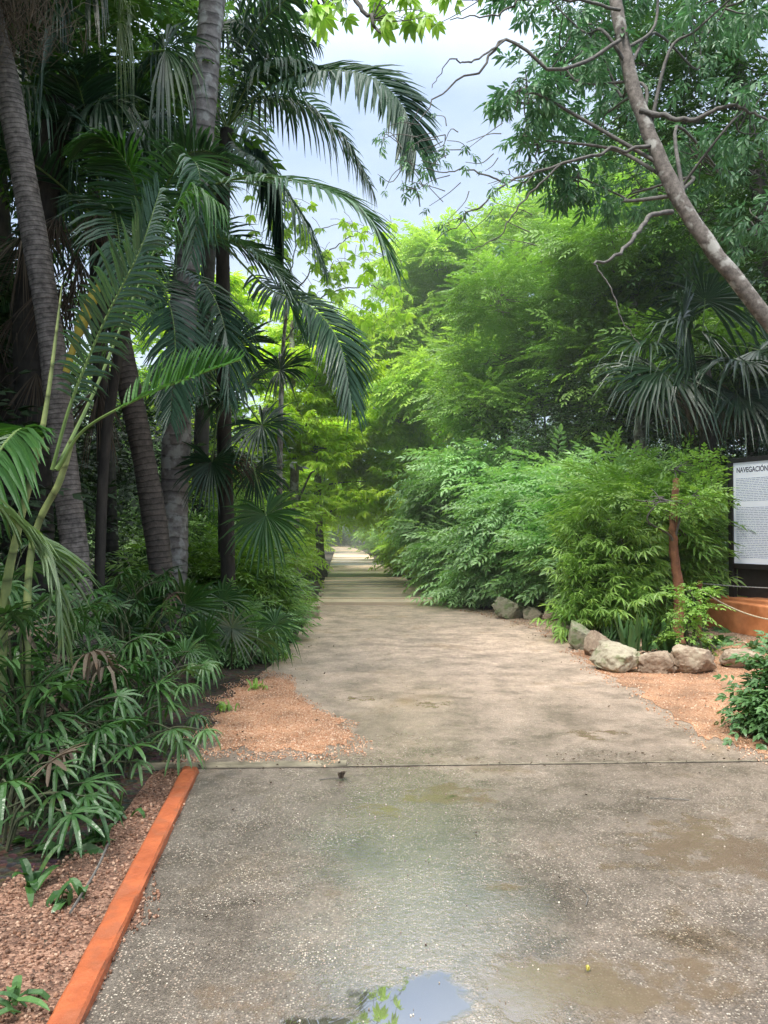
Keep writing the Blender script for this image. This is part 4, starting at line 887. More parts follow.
# second tree, right edge, and trees of the dark middle ground
tree('dark_tree', 'dark tree with crossing limbs filling the top right corner', 'tree', gb(800, 11.5), [W(790, 400, 11.5), W(760, 200, 11.5), W(735, 60, 11.5), W(720, -60, 11.5)], .16, .08,
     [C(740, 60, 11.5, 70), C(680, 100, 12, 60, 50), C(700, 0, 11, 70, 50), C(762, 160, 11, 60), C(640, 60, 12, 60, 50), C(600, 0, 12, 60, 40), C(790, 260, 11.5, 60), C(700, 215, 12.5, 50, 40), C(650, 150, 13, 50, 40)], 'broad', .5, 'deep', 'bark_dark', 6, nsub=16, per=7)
spec = [((640, 17), [(640, 420), (632, 330), (640, 250)], [(640, 260, 55, 40), (600, 300, 45, 35), (670, 300, 50, 40), (610, 235, 45, 32), (680, 240, 45, 40), (640, 350, 50, 40), (590, 360, 42, 36), (690, 360, 50, 40)], 'pinnate', .75, 'mid', 'mid green tree behind the fan palm, under the slanting trunk'),
        ((560, 20), [(565, 430), (560, 330), (552, 270)], [(550, 260, 50, 38), (500, 300, 42, 32), (595, 290, 45, 35), (545, 340, 50, 35), (500, 360, 42, 30), (590, 370, 45, 34), (540, 400, 48, 32), (610, 420, 40, 30), (480, 405, 38, 26)], 'pinnate', .7, 'mid', 'mid green tree with bare grey limbs right of the bright one'),
        ((505, 25), [(505, 430), (500, 330), (490, 270)], [(485, 255, 52, 34), (440, 268, 34, 26), (530, 240, 46, 30), (470, 310, 50, 32), (430, 330, 36, 28), (515, 310, 45, 30), (455, 370, 45, 30), (495, 380, 45, 30), (430, 390, 36, 26), (555, 232, 34, 24)], 'fine', .95, 'bright', 'tall bright green feathery tree at centre right, highest against the sky'),
        ((440, 33), [(440, 430), (438, 340), (440, 280)], [(436, 262, 34, 22), (415, 290, 30, 22), (455, 300, 34, 24), (420, 330, 30, 22), (450, 350, 34, 24), (415, 370, 30, 22), (440, 400, 34, 22), (410, 410, 28, 20), (470, 420, 34, 22)], 'fine', .95, 'bright', 'bright green tree beyond the tall feathery one, nearer the path'),
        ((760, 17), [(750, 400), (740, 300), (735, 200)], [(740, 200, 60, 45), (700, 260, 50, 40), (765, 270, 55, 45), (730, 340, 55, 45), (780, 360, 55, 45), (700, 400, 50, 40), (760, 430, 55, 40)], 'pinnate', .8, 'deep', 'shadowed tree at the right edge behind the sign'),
        ((690, 24), [(690, 420), (680, 300), (675, 220)], [(680, 200, 60, 40), (630, 220, 50, 36), (600, 262, 50, 34), (720, 240, 50, 40), (650, 290, 55, 36), (590, 210, 40, 26), (640, 170, 40, 28)], 'pinnate', .9, 'mid', 'leafy tree far behind the slanting trunk')]
for q, ((px, Y), tr, cl, tp, sz, lf, lab) in enumerate(spec):
    tree('leafy_tree', lab, 'tree', gb(px, Y), [W(a, c, Y) for a, c in tr], .14 + .002 * Y, .06, [C(a, c, Y + rr_.uniform(-1.5, 1.5), r1, r2) for a, c, r1, r2 in cl], tp, sz, lf, 'bark_grey', 30 + q, group='trees right of the path', nsub=22, per=9, flat=.4)
# trees on the left of the far lane whose lime branches lean over it
spec = [((296, 19), [(294, 460), (292, 360), (292, 320)], [(300, 330, 28, 20), (282, 370, 28, 22), (322, 365, 26, 18), (290, 415, 30, 24), (330, 400, 28, 20), (350, 370, 20, 12), (270, 450, 30, 26), (318, 450, 28, 20)], 'palm7', .5, 'lime', 'slim tree with lime green leaves behind the left palms'),
        ((322, 26), [(318, 480), (330, 400), (350, 350)], [(350, 350, 26, 16), (380, 340, 26, 15), (340, 390, 30, 20), (378, 385, 32, 20), (352, 430, 32, 22), (395, 420, 32, 20), (330, 460, 30, 22), (370, 465, 30, 20), (410, 450, 26, 15), (420, 360, 20, 11), (400, 475, 24, 14), (285, 480, 28, 22), (308, 505, 22, 16), (300, 440, 26, 20), (360, 500, 26, 14)], 'palm7', .7, 'lime', 'lime green tree leaning over the far lane'),
        ((300, 34), [(300, 480), (310, 420), (330, 360)], [(310, 350, 30, 20), (345, 330, 26, 16), (290, 400, 30, 24), (330, 430, 32, 22), (370, 410, 30, 22), (400, 440, 26, 18), (320, 480, 30, 22), (360, 485, 32, 20), (395, 490, 22, 12), (305, 515, 24, 14), (345, 515, 20, 10), (385, 515, 20, 10)], 'pinnate', .9, 'lime', 'yellow green tree closing the end of the lane'),
        ((200, 22), [(200, 480), (210, 400), (225, 330)], [(220, 300, 40, 30), (180, 350, 40, 30), (240, 370, 36, 28), (200, 420, 40, 32), (245, 440, 36, 28), (150, 300, 40, 30), (130, 400, 40, 30), (215, 490, 30, 24), (265, 490, 30, 26)], 'palm7', .7, 'lime', 'sunlit tree glimpsed between the left palm trunks')]
for q, ((px, Y), tr, cl, tp, sz, lf, lab) in enumerate(spec):
    tree('lime_tree', lab, 'tree', gb(px, Y), [W(a, c, Y) for a, c in tr], .1 + .002 * Y, .04, [C(a, c, Y + rr_.uniform(-1.5, 1.5), r1, r2) for a, c, r1, r2 in cl], tp, sz, lf, 'bark_grey', 50 + q, group='trees left of the far lane', nsub=17, per=7, flat=.35)
# branches with large hand shaped leaves against the sky, and the one hanging in from the top
t = tree('hand_leaved_tree', 'spindly tree whose hand shaped leaves hang against the sky above the lane', 'tree', gb(278, 14.5), [W(280, 440, 14.5), W(284, 340, 14.5), W(290, 270, 14.3)], .07, .02, [], 'palm7x', .3, 'bright', seed=70,
     bare=[([W(288, 300, 14.4), W(315, 268, 14), W(345, 240, 13.6), W(375, 232, 13.3)], .016, .005), ([W(290, 270, 14.3), W(300, 240, 14), W(330, 226, 13.6), W(352, 222, 13.4)], .012, .004), ([W(286, 340, 14.4), W(320, 300, 14), W(360, 285, 13.5), W(392, 290, 13.2)], .016, .005), ([W(288, 320, 14.4), W(270, 260, 14.2), W(262, 235, 14.2), W(300, 205, 14)], .012, .004)])
mb, mt2 = MB(), MB()
for i in range(150):
    k = rr_.integers(0, 5); px, py = [(rr_.uniform(315, 400), 232 + rr_.normal() * 9), (rr_.uniform(315, 405), 262 + rr_.normal() * 8), (rr_.uniform(300, 412), 292 + rr_.normal() * 10), (rr_.uniform(250, 320), 225 + rr_.normal() * 22), (rr_.uniform(330, 410), 320 + rr_.normal() * 9)][k]
    p = W(px, py, 13.6 + rr_.uniform(-.5, .5)); d_ = rr_.normal(size=3); d_[2] = -.35
    mb.add(*inst(TP['palm7x'], bas(d_[None], roll=rr_.normal(size=1) * .4) * rr_.uniform(.16, .30), p[None], np.array([rr_.uniform(.1, .6)])))
    q = p + [rr_.uniform(-.35, .1), 0, rr_.uniform(.05, .25)]; tube(mt2, [q, (p + q) / 2 + [0, 0, .03], p], .004, 4, .4)
mb.build('crown', M['bright'], t); mt2.build('leaf_stalks', M['twig'], t)
t = tree('overhanging_tree', 'tree reaching in at top centre with broad leaflets like open hands', 'tree', gb(-560, 5.0), [W(-500, 100, 5), W(-200, -260, 5), W(150, -220, 5.2)], .16, .05, [C(-120, -220, 5, 120, 60), C(60, -220, 5.2, 100, 50)], 'palm7x', .24, 'mid', seed=71, nsub=18, per=7,
     bare=[([W(150, -220, 5.2), W(280, -90, 5.6), W(345, -10, 6), W(368, 18, 6), W(382, 34, 6)], .03, .010), ([W(280, -90, 5.6), W(340, -60, 6), W(420, -30, 6.2), (W(480, 0, 6.3))], .014, .005)])
mb = MB()
for i in range(60):
    px = rr_.uniform(300, 500); py = rr_.uniform(-50, 30) - max(0, px - 400) * .15; p = W(px, py, rr_.uniform(5.7, 6.6)); d_ = rr_.normal(size=3); d_[2] = -.5
    mb.add(*inst(TP['palm7x'], bas(d_[None], roll=rr_.normal(size=1) * .5) * rr_.uniform(.13, .22), p[None], np.array([rr_.uniform(.3, .9)])))
mb.build('leaf_hands', M['mid'], t)
mt2 = MB(); lh = mb.V; hub = [W(345, -10, 6), W(300, -60, 6), W(420, -30, 6.2), W(480, 0, 6.3), W(372, 20, 6)]
for v_ in lh:
    p = v_[0]; q = min(hub, key=lambda h: np.linalg.norm(h - p)); tube(mt2, spline([q, (p + q) / 2 + rr_.normal(size=3) * .03 + [0, 0, .05], p], 6), [.006, .005, .005, .004, .003, .003], 4, .5)
mt2.build('twigs', M['twig'], t)
# fan palm at right
b = gb(712, 13.9)
t = thing('broad_fan_palm', 'large dark fan palm with drooping shiny leaf tips left of the sign', 'palm', b, 'fan palms')
palm_trunk(t, [b, W(712, 560, 13.9), W(708, 450, 13.9), W(702, 360, 13.9)], .16, .14, 'bark_dark', 8, 16)
for (hx, hy, Y, nn, Rr, arc) in [(683, 318, 12.6, (-.1, -.97, .2), .85, 320), (648, 385, 12.7, (-.3, -.9, .15), .8, 290), (738, 395, 12.75, (.1, -.95, .1), .8, 280), (690, 335, 13.1, (-.3, -.8, .5), 1.1, 250), (662, 372, 12.9, (-.45, -.8, .25), 1.15, 240), (740, 362, 12.9, (.2, -.9, .3), 1.15, 250), (650, 345, 13.5, (-.7, -.4, .6), 1.0, 240), (760, 350, 13.3, (.4, -.7, .6), 1.1, 250), (705, 300, 13.9, (0, -.5, .85), 1.1, 270), (690, 365, 13.0, (-.1, -.98, .1), 1.0, 230), (775, 385, 13.1, (.3, -.9, .2), 1.0, 220), (740, 300, 14.1, (.3, -.4, .85), 1.1, 260)]:
    mb, mr = MB(), MB(); fan(mb, mr, W(702, 355, 13.9), W(hx, hy, Y), nn, Rr * 1.3, 40, arc, .4, rr_, val=rr_.uniform(.1, .5), cone=.1, split=.45)
    o = mb.build('frond', M['fan_dark'], t); mr.build('petiole', M['rachis'], o, origin=t.location)
for k in range(9):
    mb, mr = MB(), MB(); a = W(rr_.uniform(675, 735), rr_.uniform(380, 420), 13.7 + rr_.uniform(-.3, .5)); fan(mb, mr, a + [0, 0, .3], a, (rr_.normal() * .5, -1, .1), .75, 18, 90, .2, rr_, split=.35, jitter=.25); mb.build('dead_frond', M['dead'], t)
# red barked sapling
tree('red_barked_tree', 'small tree with orange brown trunk and broad leaves beside the sign', 'tree', gb(678, 11.0), [W(679, 590, 11.0), W(673, 540, 11.1), W(676, 480, 11.6)], .085, .05, [C(660, 500, 10.7, 34, 20), C(694, 498, 10.8, 24, 16), C(640, 512, 11.8, 22, 12), C(664, 545, 12.6, 24, 16), C(674, 470, 11.9, 30, 12), C(672, 520, 12.3, 26, 20)], 'broad', .34, 'mid', 'bark_red', 80, nsub=9, per=5, flat=.4)

# shrubs lining the right edge
RS = [((585, 14.4), 2.0, .95, 'pinnate', .75, 'shrub'), ((525, 16.0), 2.1, 1.05, 'fine', .8, 'shrub'), ((465, 18.2), 2.1, 1.25, 'fine', .9, 'shrub'), ((425, 21), 2.4, 1.3, 'fine', .95, 'shrub'), ((408, 26), 2.6, 1.4, 'fine', 1.05, 'bright'), ((396, 32), 2.8, 1.5, 'fine', .8, 'bright'), ((386, 40), 3., 1.6, 'fine', .9, 'mid'), ((377, 50), 3.4, 1.9, 'fine', 1, 'mid'),
      ((560, 17.0), 3.1, 1.2, 'pinnate', .95, 'shrub'), ((505, 19), 3.5, 1.5, 'pinnate', .95, 'shrub'), ((460, 21.5), 3.4, 1.6, 'fine', 1.05, 'shrub'), ((600, 15.4), 3.0, 1.1, 'pinnate', .85, 'shrub'), ((645, 14.8), 2.6, 1.1, 'pinnate', .8, 'mid'), ((640, 13.4), 2.2, .7, 'narrow', .9, 'mid')]
labs = ['feathery shrub with layered pale green leaves just left of the bamboo shrub', 'low feathery shrub above the mossy boulder', 'feathery shrub bulging onto the path before the ribbed lane', 'fine leaved shrub at the start of the ribbed lane', 'bright fine leaved shrub midway down the ribbed lane', 'bright shrub further down the lane on the right', 'green shrub deep in the lane on the right', 'last green shrub on the right before the dark end of the lane',
        'tall layered shrub behind the feathery one', 'tall pale shrub rising in the second row at centre right', 'tall fine leaved shrub behind the lane edge', 'tall shrub with fan of layered leaves left of the fan palm', 'leafy green shrub filling the space below the fan palm', 'slim shrub with narrow leaves behind the boulder heap']
REX = lambda Y: np.interp(Y, [10, 13, 15, 16.4, 20, 26, 32, 40, 50, 70], [2.9, 3.1, 2.0, 1.6, 1.2, .75, .3, -.2, -1.0, -2.4])
LEX = lambda Y: np.interp(Y, [7, 9, 10.3, 13.7, 17.6, 31, 56, 80], [-1.75, -1.45, -1.3, -1.45, -1.5, -2.2, -3.3, -5.2])
for q, (((px, Y), h, r, tp, sz, lf), lab) in enumerate(zip(RS, labs)):
    bx = gb(px, Y); bx[0] = max(bx[0], REX(Y) + r * .75 + sz * .5)
    shrub('shrub', lab, 'shrub', bx, h, r, tp, sz, lf, 100 + q, 'shrubs along the right of the path', nc=15, nsub=9, per=7, flat=.3, up=.1, subr=.42)
# bamboo like clump right in front of the boulders
shrub('narrow_leaved_shrub', 'tall bright shrub with narrow bamboo like leaves behind the boulder heap', 'shrub', gb(604, 11.4), 2.05, .62, 'nwhorl', .46, 'mid', 130, nc=18, nsub=6, per=6, up=.35, subr=.5, stems=16)
shrub('narrow_leaved_shrub', 'smaller narrow leaved shrub just right of the tall bamboo like one', 'shrub', gb(628, 12.0), 1.6, .4, 'nwhorl', .5, 'mid', 131, nc=8, nsub=10, per=8, up=.2, subr=.4, stems=12)
shrub('broad_leaved_shrub', 'dark glossy shrub poking in at the right edge of the near slab', 'shrub', gb(812, 6.0), .5, .38, 'broad', .34, 'deep', 132, nc=9, nsub=10, per=7, up=.0, stems=9)
shrub('leafy_sapling', 'leafy sapling with tiered branches above the broad pink boulder', 'shrub', gb(690, 9.9), .95, .16, 'broad', .30, 'mid', 133, nc=5, nsub=3, per=4, up=.0, stems=5)
# upright strap leaves among the boulders
def strap(name, label, base, n, Lh, wd, mat, rng, spread=.5, droop=.5, group=None, cat='plant'):
    t = thing(name, label, cat, base, group)
    az = rng.uniform(0, 6.28, n); el = np.pi / 2 - rng.uniform(.05, 1, n) * spread
    D = np.stack([np.cos(az) * np.cos(el), np.sin(az) * np.cos(el), np.sin(el)], -1); Nn = np.stack([-np.cos(az) * np.sin(el), -np.sin(az) * np.sin(el), np.cos(el)], -1)
    mb = MB(); strips(mb, np.asarray(base) + rng.normal(size=(n, 3)) * [.04, .04, .005], D, Nn, Lh * rng.uniform(.6, 1.1, n), np.full(n, wd), droop * rng.uniform(.5, 1.4, n), [.5, .9, 1, .8, .5, .04], [0, .2, .45, .7, .88, 1], .25, rng.uniform(.2, .8, n))
    mb.build('leaves', M[mat], t); return t
rs = np.random.default_rng(40)
for i, (px, py, n, Lh, wd, sp_, lab) in enumerate([(634, 664, 16, .75, .032, .35, 'dark upright sword leaved plant behind the slanting boulder'), (648, 655, 14, .7, .03, .4, 'sword leaved plant above the blocky pink boulder'), (676, 655, 16, .55, .05, .7, 'broad bladed plant between the two pink boulders'), (612, 648, 10, .5, .02, .8, 'thin bladed tuft behind the boulder heap'), (708, 668, 8, .35, .03, 1., 'small bladed plant by the broad pink boulder')]):
    strap('bladed_plant', lab, G(px, py) + [0, .25, 0], n, Lh, wd, 'fan_low' if i == 2 else 'deep', rs, sp_, .3, 'bladed plants among the boulders')

# ================================================================== LEFT UNDERSTOREY
def lady_palm(name, label, base, h, n, Rr, seed, mat='rhapis', nseg=8, group=None, width=.024, spread=.45):
    rng = np.random.default_rng(seed); base = np.asarray(base, float); t = thing(name, label, 'palm', base, group); mS = MB()
    for i in range(n):
        a = rng.uniform(0, 6.28); r = spread * math.sqrt(rng.random()); z = h * rng.uniform(.3, 1.0); b0 = base + np.array([math.cos(a) * r * .25, math.sin(a) * r * .25, 0]); p = base + np.array([math.cos(a) * r * .5, math.sin(a) * r * .5, z * .8])
        if i % 2 == 0: tube(mS, spline([b0, (b0 + p) / 2 + [0, 0, .05], p], 8), .008, 6, .5)
        mb, mr = MB(), MB(); hd = p + np.array([math.cos(a), math.sin(a) , 0]) * rng.uniform(.15, .4) + [0, 0, z * .2]
        nn = np.array([-.4 * math.cos(a), -.4 * math.sin(a) - .15, .9]) + rng.normal(size=3) * .15
        fan(mb, mr, p, hd, nn, Rr * rng.uniform(.6, 1.2), int(nseg * 1.25), 250, rng.uniform(.25, .8), rng, width=width * .72, pr=.004, val=rng.uniform(.2, .8), cone=.0)
        o = mb.build('leaf', M['dead' if rng.random() < .07 else mat], t); mr.build('petiole', M['stem'], o, origin=t.location)
    mS.build('stems', M['stem'], t); return t
LP = [((28, 5.3), 1.2, 28, 0.29, 8, 0.019, 'lady palm clump in the near left corner of the bed'), ((75, 6.0), 1.15, 28, 0.27, 9, 0.017, 'lady palm clump in front of the ringed trunk'), ((135, 6.6), 1.05, 26, 0.24, 12, 0.013, 'dense lady palm clump right of the ringed trunk'), ((60, 5.0), .62, 19, 0.23, 8, 0.017, 'low lady palm above the brown gravel'),
      ((-25, 4.6), 1.3, 24, 0.31, 8, 0.020, 'lady palm clump at the left edge of the photo'), ((5, 5.9), 1.5, 26, 0.29, 9, 0.019, 'tall lady palm clump behind the near left one'), ((110, 7.3), 1.2, 24, 0.27, 9, 0.016, 'lady palm clump behind the dense one'), ((30, 4.2), .45, 13, 0.18, 7, 0.014, 'smallest lady palm beside the young palm stems'), ((-5, 3.9), .5, 16, .22, 8, .018, 'low lady palm at the left edge above the gravel'), ((70, 4.7), .5, 16, .22, 8, .018, 'low dark lady palm at the middle of the gravel edge'), ((120, 5.0), .42, 12, .2, 8, .016, 'small lady palm close to the kerb'), ((35, 4.5), .9, 20, .26, 8, .018, 'thick lady palm between the young palm stems and the kerb'), ((95, 5.5), .8, 22, 0.24, 8, 0.017, 'bushy lady palm just behind the kerb'), ((150, 5.9), .6, 19, 0.20, 9, 0.014, 'low lady palm near the end of the kerb')]
for q, ((px, Y), h, n, Rr, ns, wd, lab) in enumerate(LP):
    lady_palm('lady_palm', lab, gb(px, Y), h, n, Rr, 200 + q, mat=['rhapis', 'deep', 'fan_low'][q % 3], group='lady palms in the left bed', nseg=ns, width=wd)
# glossy fan leaves near the gravel
def low_fan(label, base, leaves, seed, mat='fan_low', nseg=26, arc=230, droop=.5, split=.4):
    rng = np.random.default_rng(seed); t = thing('low_fan_palm', label, 'palm', base, 'low fan palms in the left bed')
    for (hx, hy, Y, nn, Rr) in leaves:
        mb, mr = MB(), MB(); fan(mb, mr, np.asarray(base) + [0, 0, .12], W(hx, hy, Y), nn, Rr, nseg, arc, droop, rng, split=split, pr=.006, val=rng.uniform(.3, .8)); o = mb.build('leaf', M[mat], t); mr.build('petiole', M['stem'], o, origin=t.location)
low_fan('low fan palm with glossy half folded leaves beside the pink gravel', gb(165, 6.8), [(158, 690, 6.2, (.1, -.3, .9), .42), (140, 672, 6.4, (-.1, -.4, .9), .4), (150, 735, 6.0, (.1, -.3, .9), .34), (115, 655, 6.6, (-.2, -.3, .9), .4), (120, 740, 6.0, (-.1, -.3, .9), .34), (185, 655, 7.0, (.3, -.3, .9), .4)], 1)
low_fan('low fan palm of upright rounded leaves at the foot of the leaning palm', gb(170, 8.0), [(145, 610, 7.8, (-.2, -.9, .3), .62), (185, 605, 7.8, (.1, -.9, .3), .62), (160, 640, 7.6, (0, -.9, .4), .5), (205, 640, 7.6, (.3, -.8, .5), .5), (120, 630, 7.7, (-.3, -.8, .4), .5)], 2, arc=280, droop=.25)
low_fan('silvery young fan palm spreading its rays at the left verge', gb(232, 8.2), [(232, 628, 7.9, (.1, -.55, .8), .48)], 3, 'silver', 24, 330, .2, .25)
low_fan('green fan palm low beside the thin dark trunk', gb(250, 8.6), [(256, 640, 8.2, (.2, -.5, .8), .5), (222, 600, 8.6, (-.1, -.7, .6), .5), (275, 625, 8.8, (.3, -.5, .8), .45)], 4, arc=300)
# verge shrubs on the left of the far slab
LSp = [((262, 9.6), .5, .38, 'narrow', .45, 'shrub', 'narrow leaved low shrub at the corner of the pink gravel'), ((285, 11.2), .6, .42, 'pinnate', .45, 'shrub', 'low feathery shrub on the left verge'), ((255, 11), 1.3, .8, 'narrow', .7, 'mid', 'medium narrow leaved shrub behind the verge'), ((290, 13.0), .8, .5, 'pinnate', .4, 'mid', 'leafy shrub just before the beige block'),
       ((262, 16), 2.2, 1.0, 'pinnate', .75, 'bright', 'bright shrub left of the beige block'), ((276, 20), 2.8, 1.1, 'fine', .9, 'bright', 'bright shrub at the left start of the ribbed lane'), ((286, 25), 3.3, 1.3, 'pinnate', .7, 'bright', 'bright shrub midway along the left of the lane'), ((298, 31), 3.8, 1.4, 'pinnate', .8, 'lime', 'lime shrub far along the left of the lane'), ((310, 40), 4.2, 1.6, 'pinnate', .9, 'lime', 'lime shrub deep in the lane on the left'), ((318, 52), 3.2, 1.9, 'pinnate', 1, 'mid', 'last shrub on the left of the lane'),
       ((245, 14), 2.2, 1.2, 'pinnate', .55, 'mid', 'tall shrub behind the thin dark trunk'), ((205, 11.5), 1.2, .9, 'narrow', .7, 'deep', 'dark narrow leaved shrub between the palm trunks'), ((336, 72), 3.4, 2.0, 'fine', 1.1, 'deep', 'dark shrub where the lane bends out of sight'), ((374, 66), 4., 2.4, 'fine', 1.1, 'deep', 'dark bush at the shaded end of the lane')]
for q, ((px, Y), h, r, tp, sz, lf, lab) in enumerate(LSp):
    bx = gb(px, Y); bx[0] = min(bx[0], LEX(Y) - r * .85 - sz * .6 - (.3 if Y > 13 else 0)) if Y < 60 else bx[0]
    shrub('verge_shrub', lab, 'shrub', bx, h, r, tp, sz, lf, 150 + q, 'shrubs along the left of the path', nc=13, nsub=8, per=7, flat=.4, up=.1)
# strap plants and seedlings on the brown gravel
for i, (px, py, n, Lh, wd, lab) in enumerate([(70, 905, 7, .24, .022, 'small broad bladed seedling on the brown gravel beside the kerb'), (35, 890, 8, .30, .02, 'arching bladed plant on the gravel at the left edge'), (20, 1010, 7, .28, .016, 'thin bladed plant in the bottom left corner'), (118, 820, 8, .26, .022, 'bladed seedling just outside the middle of the kerb'), (95, 845, 7, .30, .02, 'bladed plant under the lady palms'), (225, 712, 14, .3, .014, 'grassy tuft where the gravel meets the left bed'), (258, 690, 12, .3, .014, 'grassy tuft beside the top of the pink gravel'), (285, 660, 14, .35, .014, 'grassy tuft on the left verge')]):
    g = G(px, py); strap('seedling', lab, g + [0, 0, .015], n, Lh, wd, ['fan_low', 'rhapis', 'deep'][i % 3] if px < 200 else 'mid', rs, 1.15, .8, 'small bladed plants on the left')
# fallen leaves and litter
def litter(name, label, cat, p, s, mat, seed, grp):
    rng = np.random.default_rng(seed); V, Fc = leafV(.45, .5, -.3); Mx = bas(np.array([[rng.normal(), rng.normal(), 0]]))[0] * s
    mb = MB(); mb.add(V @ Mx.T + p + [0, 0, .003 + s * .05], Fc, np.tile([0, 0, .5], (len(V), 1)))
    mb.add(V @ (Mx * .7).T + p + [s * .2, 0, .002 + s * .1], Fc, np.tile([0, 0, .8], (len(V), 1)))
    o = mb.build(name, mat, origin=p); tag(o, label, cat, grp)
ML = [plain('litter_brown', (.05, .03, .018), .6, .4), plain('litter_yellow', (.35, .3, .04), .5, .2), plain('litter_green', (.08, .2, .03), .4, .2)]
litt = [((205, 920), .022, 0), ((587, 975), .03, 1), ((428, 862), .02, 2), ((475, 835), .018, 0), ((587, 797), .02, 0), ((603, 753), .02, 0), ((425, 950), .016, 0), ((648, 800), .018, 0), ((560, 880), .016, 0), ((255, 905), .018, 0), ((500, 765), .018, 0), ((440, 690), .02, 0), ((520, 700), .018, 0), ((232, 812), .03, 0), ((270, 785), .026, 0), ((700, 775), .02, 0)]
for q, (p, s, mi) in enumerate(litt):
    if mi: litter('fallen_leaf', ['', 'yellow fallen leaf on the brown puddle', 'small green fallen leaf in the middle of the near slab'][mi], 'leaf', G(*p) + [0, 0, .008], s, ML[mi], q, None)
    else: litter('fallen_leaf', 'small dark brown fallen leaf lying on the wet concrete', 'leaf', G(*p) + [0, 0, .008], s, ML[0], q, 'dark fallen leaves on the path')
g = G(340, 781); rng = np.random.default_rng(2); t = thing('crumpled_leaf', 'curled dead leaf with a twig lying just below the slab joint', 'leaf', g)
mb = MB(); 
for k in range(5): V, Fc = leafV(.5, .6, -.5); Mx = bas(np.array([[rng.normal(), rng.normal(), .25]]))[0] * .06; mb.add(V @ Mx.T + g + [rng.normal() * .012, 0, .015], Fc, np.tile([0, 0, rng.random()], (len(V), 1)))
mb.build('blade', M['dead'], t); mb = MB(); tube(mb, [g + [-.13, -.01, .012], g + [-.05, .01, .016], g + [.03, 0, .02]], .003, 5); mb.build('stalk', M['twig'], t)
for q, (a, b_, lab) in enumerate([((70, 920), (108, 852), 'bent dry stick lying on the brown gravel'), ((650, 800), (690, 802), 'thin straight twig on the right of the near slab'), ((580, 890), (586, 908), 'tiny twig in the middle of the near slab')]):
    A, B_ = G(*a), G(*b_); mb = MB(); r = .006 if q == 0 else .0025; tube(mb, spline([A + [0, 0, .03 if q == 0 else .012], (A + B_) / 2 + [.02, 0, .05 if q == 0 else .014], B_ + [0, 0, .04 if q == 0 else .012]], 12), r, 6); tag(mb.build('twig', M['twig'], origin=A), lab, 'twig')

rng = np.random.default_rng(61); mb = MB(); V, Fc = leafV(.45, .4, -.25); P = []
for i in range(420):
    k = i % 4
    if k == 0: y = rng.uniform(2.2, 5.1); x = kx(y) - .07 - abs(rng.normal()) * .4
    elif k == 1: y = rng.uniform(5.3, 12); x = -1.3 + rng.normal() * .25 + (.35 if y < 8 else 0)
    elif k == 2: y = rng.uniform(5.6, 14); x = np.interp(y, [5.6, 8.8, 14], [2.9, 2.7, 2.3]) + rng.normal() * .3
    else: y = 5.17 + rng.uniform(-.12, .2); x = rng.uniform(-1.4, 2.9); y += (x + 1.4) * .043
    P.append([x, y, .02])
P = np.array(P); k = len(P); D = rng.normal(size=(k, 3)); D[:, 2] *= .2
mb.add(*inst((V, Fc, np.full(len(V), .5)), bas(D, roll=rng.normal(size=k) * .5) * rng.uniform(.008, .035, k)[:, None, None], P, rng.uniform(0, .7, k)))
tag(mb.build('leaf_litter', M['dead']), 'dry brown leaf litter along the edges and the joint of the path', 'litter', kind='stuff')

# ================================================================== FOREST MASSES (uncountable)
def fill(name, label, spots, tp, mat, size, per, seed, trunks=True):
    rng = np.random.default_rng(seed); mb = MB(); mt = MB()
    for (x, y, z, r, rz) in spots:
        crown(mb, None, [((x, y, z), (r, r, rz))], tp, size, rng, nsub=per, per=8, flat=.5, up=.1, subr=.36)
    o = mb.build(name, M[mat]); tag(o, label, 'forest', kind='stuff'); return o
rf = np.random.default_rng(90); A = []
for i in range(60):     # left understorey and canopy behind the palms
    y = rf.uniform(8, 34); x = -rf.uniform(5.2 if y < 14 else 3.6 + (y - 14) * .09, 13); A.append((x, y, rf.uniform(.8, 5.5), rf.uniform(1.2, 2), rf.uniform(1., 1.8)))
for i in range(20): A.append((rf.uniform(-12, -4.2), rf.uniform(2.5, 8), rf.uniform(.6, 4.5), 1.3, 1.3) if i % 2 else (rf.uniform(-13, -7), rf.uniform(0, 9), rf.uniform(2, 6), 1.8, 1.5))  # side leaves mostly out of view, added to darken the left
fill('left_thicket', 'dark thicket of leaves behind the palms on the left', [a for a in A if a[1] < 17], 'fill', 'forest_shaded', .62, 26, 91)
fill('left_wood', 'green wood beyond the palms on the left', [a for a in A if a[1] >= 17], 'fill', 'forest', .62, 26, 96)
A = []
for i in range(34): A.append((rf.uniform(-12, -3.5), rf.uniform(3, 15), rf.uniform(6.5, 10), rf.uniform(1.4, 2.2), rf.uniform(.9, 1.4)))  # overhead leaves added to keep the left side dark
for i in range(18): A.append((rf.choice([-1, -1, -1, 1]) * rf.uniform(4.8, 11), rf.uniform(-9, -1.5), rf.uniform(1.5, 7.5), rf.uniform(1.4, 2.2), rf.uniform(1., 1.8)))  # unseen leaves behind the camera, added to block frontal sky light
for i in range(14): A.append((rf.uniform(-8, 8), rf.uniform(-16, -9), rf.uniform(1, 8), 2.2, 1.8))
fill('canopy', 'leaf canopy added for shade over the left palms and unseen behind the camera', A, 'fill', 'forest', .75, 22, 92)
A = []
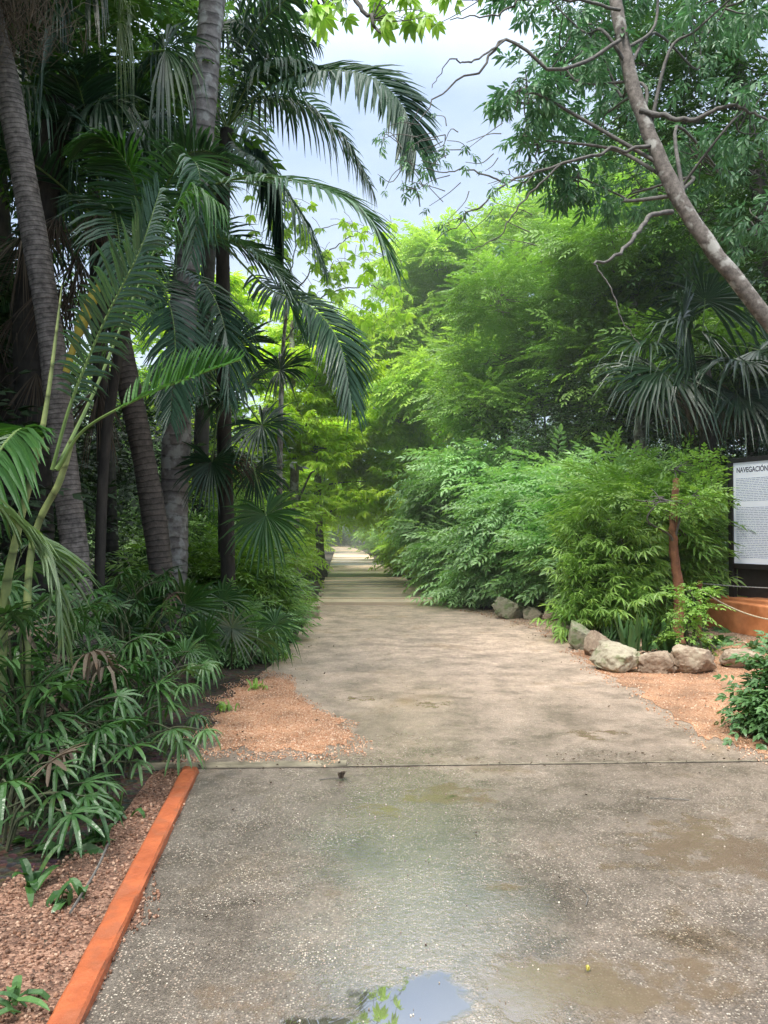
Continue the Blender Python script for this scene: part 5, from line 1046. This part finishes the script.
for i in range(70):
    y = rf.uniform(13, 40); x = rf.uniform(5.5 if y < 17 else 4.2, 16); 
    if x / y > .62: x = y * rf.uniform(.3, .6)
    if x < 4: x = 4.5
    A.append((x, y, rf.uniform(.6, 1.2 + min(6.5, 1.6 + .16 * y)), rf.uniform(1.2, 2.1), rf.uniform(1, 1.7)))
for i in range(16): A.append((rf.uniform(7.2, 12), rf.uniform(5, 14), rf.uniform(.8, 6.5), 1.4, 1.3))
fill('right_thicket', 'dark thicket of leaves in the shade behind the sign and the fan palm', [a for a in A if a[1] < 19 and not (a[1] < 16.5 and a[0] / a[1] < .5)], 'fill', 'forest_shaded', .5, 34, 93)
fill('right_wood', 'green wood filling the space between the trees on the right', [a for a in A if a[1] >= 19], 'fill', 'forest', .62, 28, 97)
A = []
for i in range(70):
    y = rf.uniform(45, 95); sd_ = 1 if i % 2 else -1; c = lane(y)[0]; x = c + sd_ * rf.uniform(4, 22); A.append((x, y, rf.uniform(1.2, 7.5 if x > c else 8.5), rf.uniform(2, 3.4), rf.uniform(1.8, 2.6)))
for i in range(16): A.append((rf.uniform(-9, 9), rf.uniform(84, 95), rf.uniform(1.2, 8), 3, 2.4))
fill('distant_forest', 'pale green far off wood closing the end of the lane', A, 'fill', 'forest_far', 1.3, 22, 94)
# low ground cover under the trees
rng = np.random.default_rng(95); mb = MB(); P = []
for i in range(5200):
    y = rng.uniform(2.2, 26) ; sd_ = rng.choice([-1, 1])
    lo_, hi_ = (-7.5, -1.75 if y < 14 else -2.2) if sd_ < 0 else (np.interp(y, [2, 9.5, 9.6, 13, 17, 26], [9, 9, 3.2, 3.0, 2.2, 1.6]), 9)
    if sd_ < 0 and y < 5.2: hi_ = kx(y) - np.interp(y, [2, 3, 3.5, 4, 5.2], [1.3, 1., .6, .33, .22])
    if lo_ >= hi_: continue
    P.append([rng.uniform(lo_, hi_), y, 0.01])
P = np.array(P); k = len(P); D = rng.normal(size=(k, 3)); D[:, 2] = np.abs(D[:, 2]) * .6 + .25
mb.add(*inst(TP['palm7x'], bas(D, roll=rng.normal(size=k) * .5) * rng.uniform(.08, .28, k)[:, None, None], P, rng.uniform(0, .8, k)))
tag(mb.build('ground_cover', M['deep']), 'low dark ground cover under the shrubs and palms', 'plants', kind='stuff')
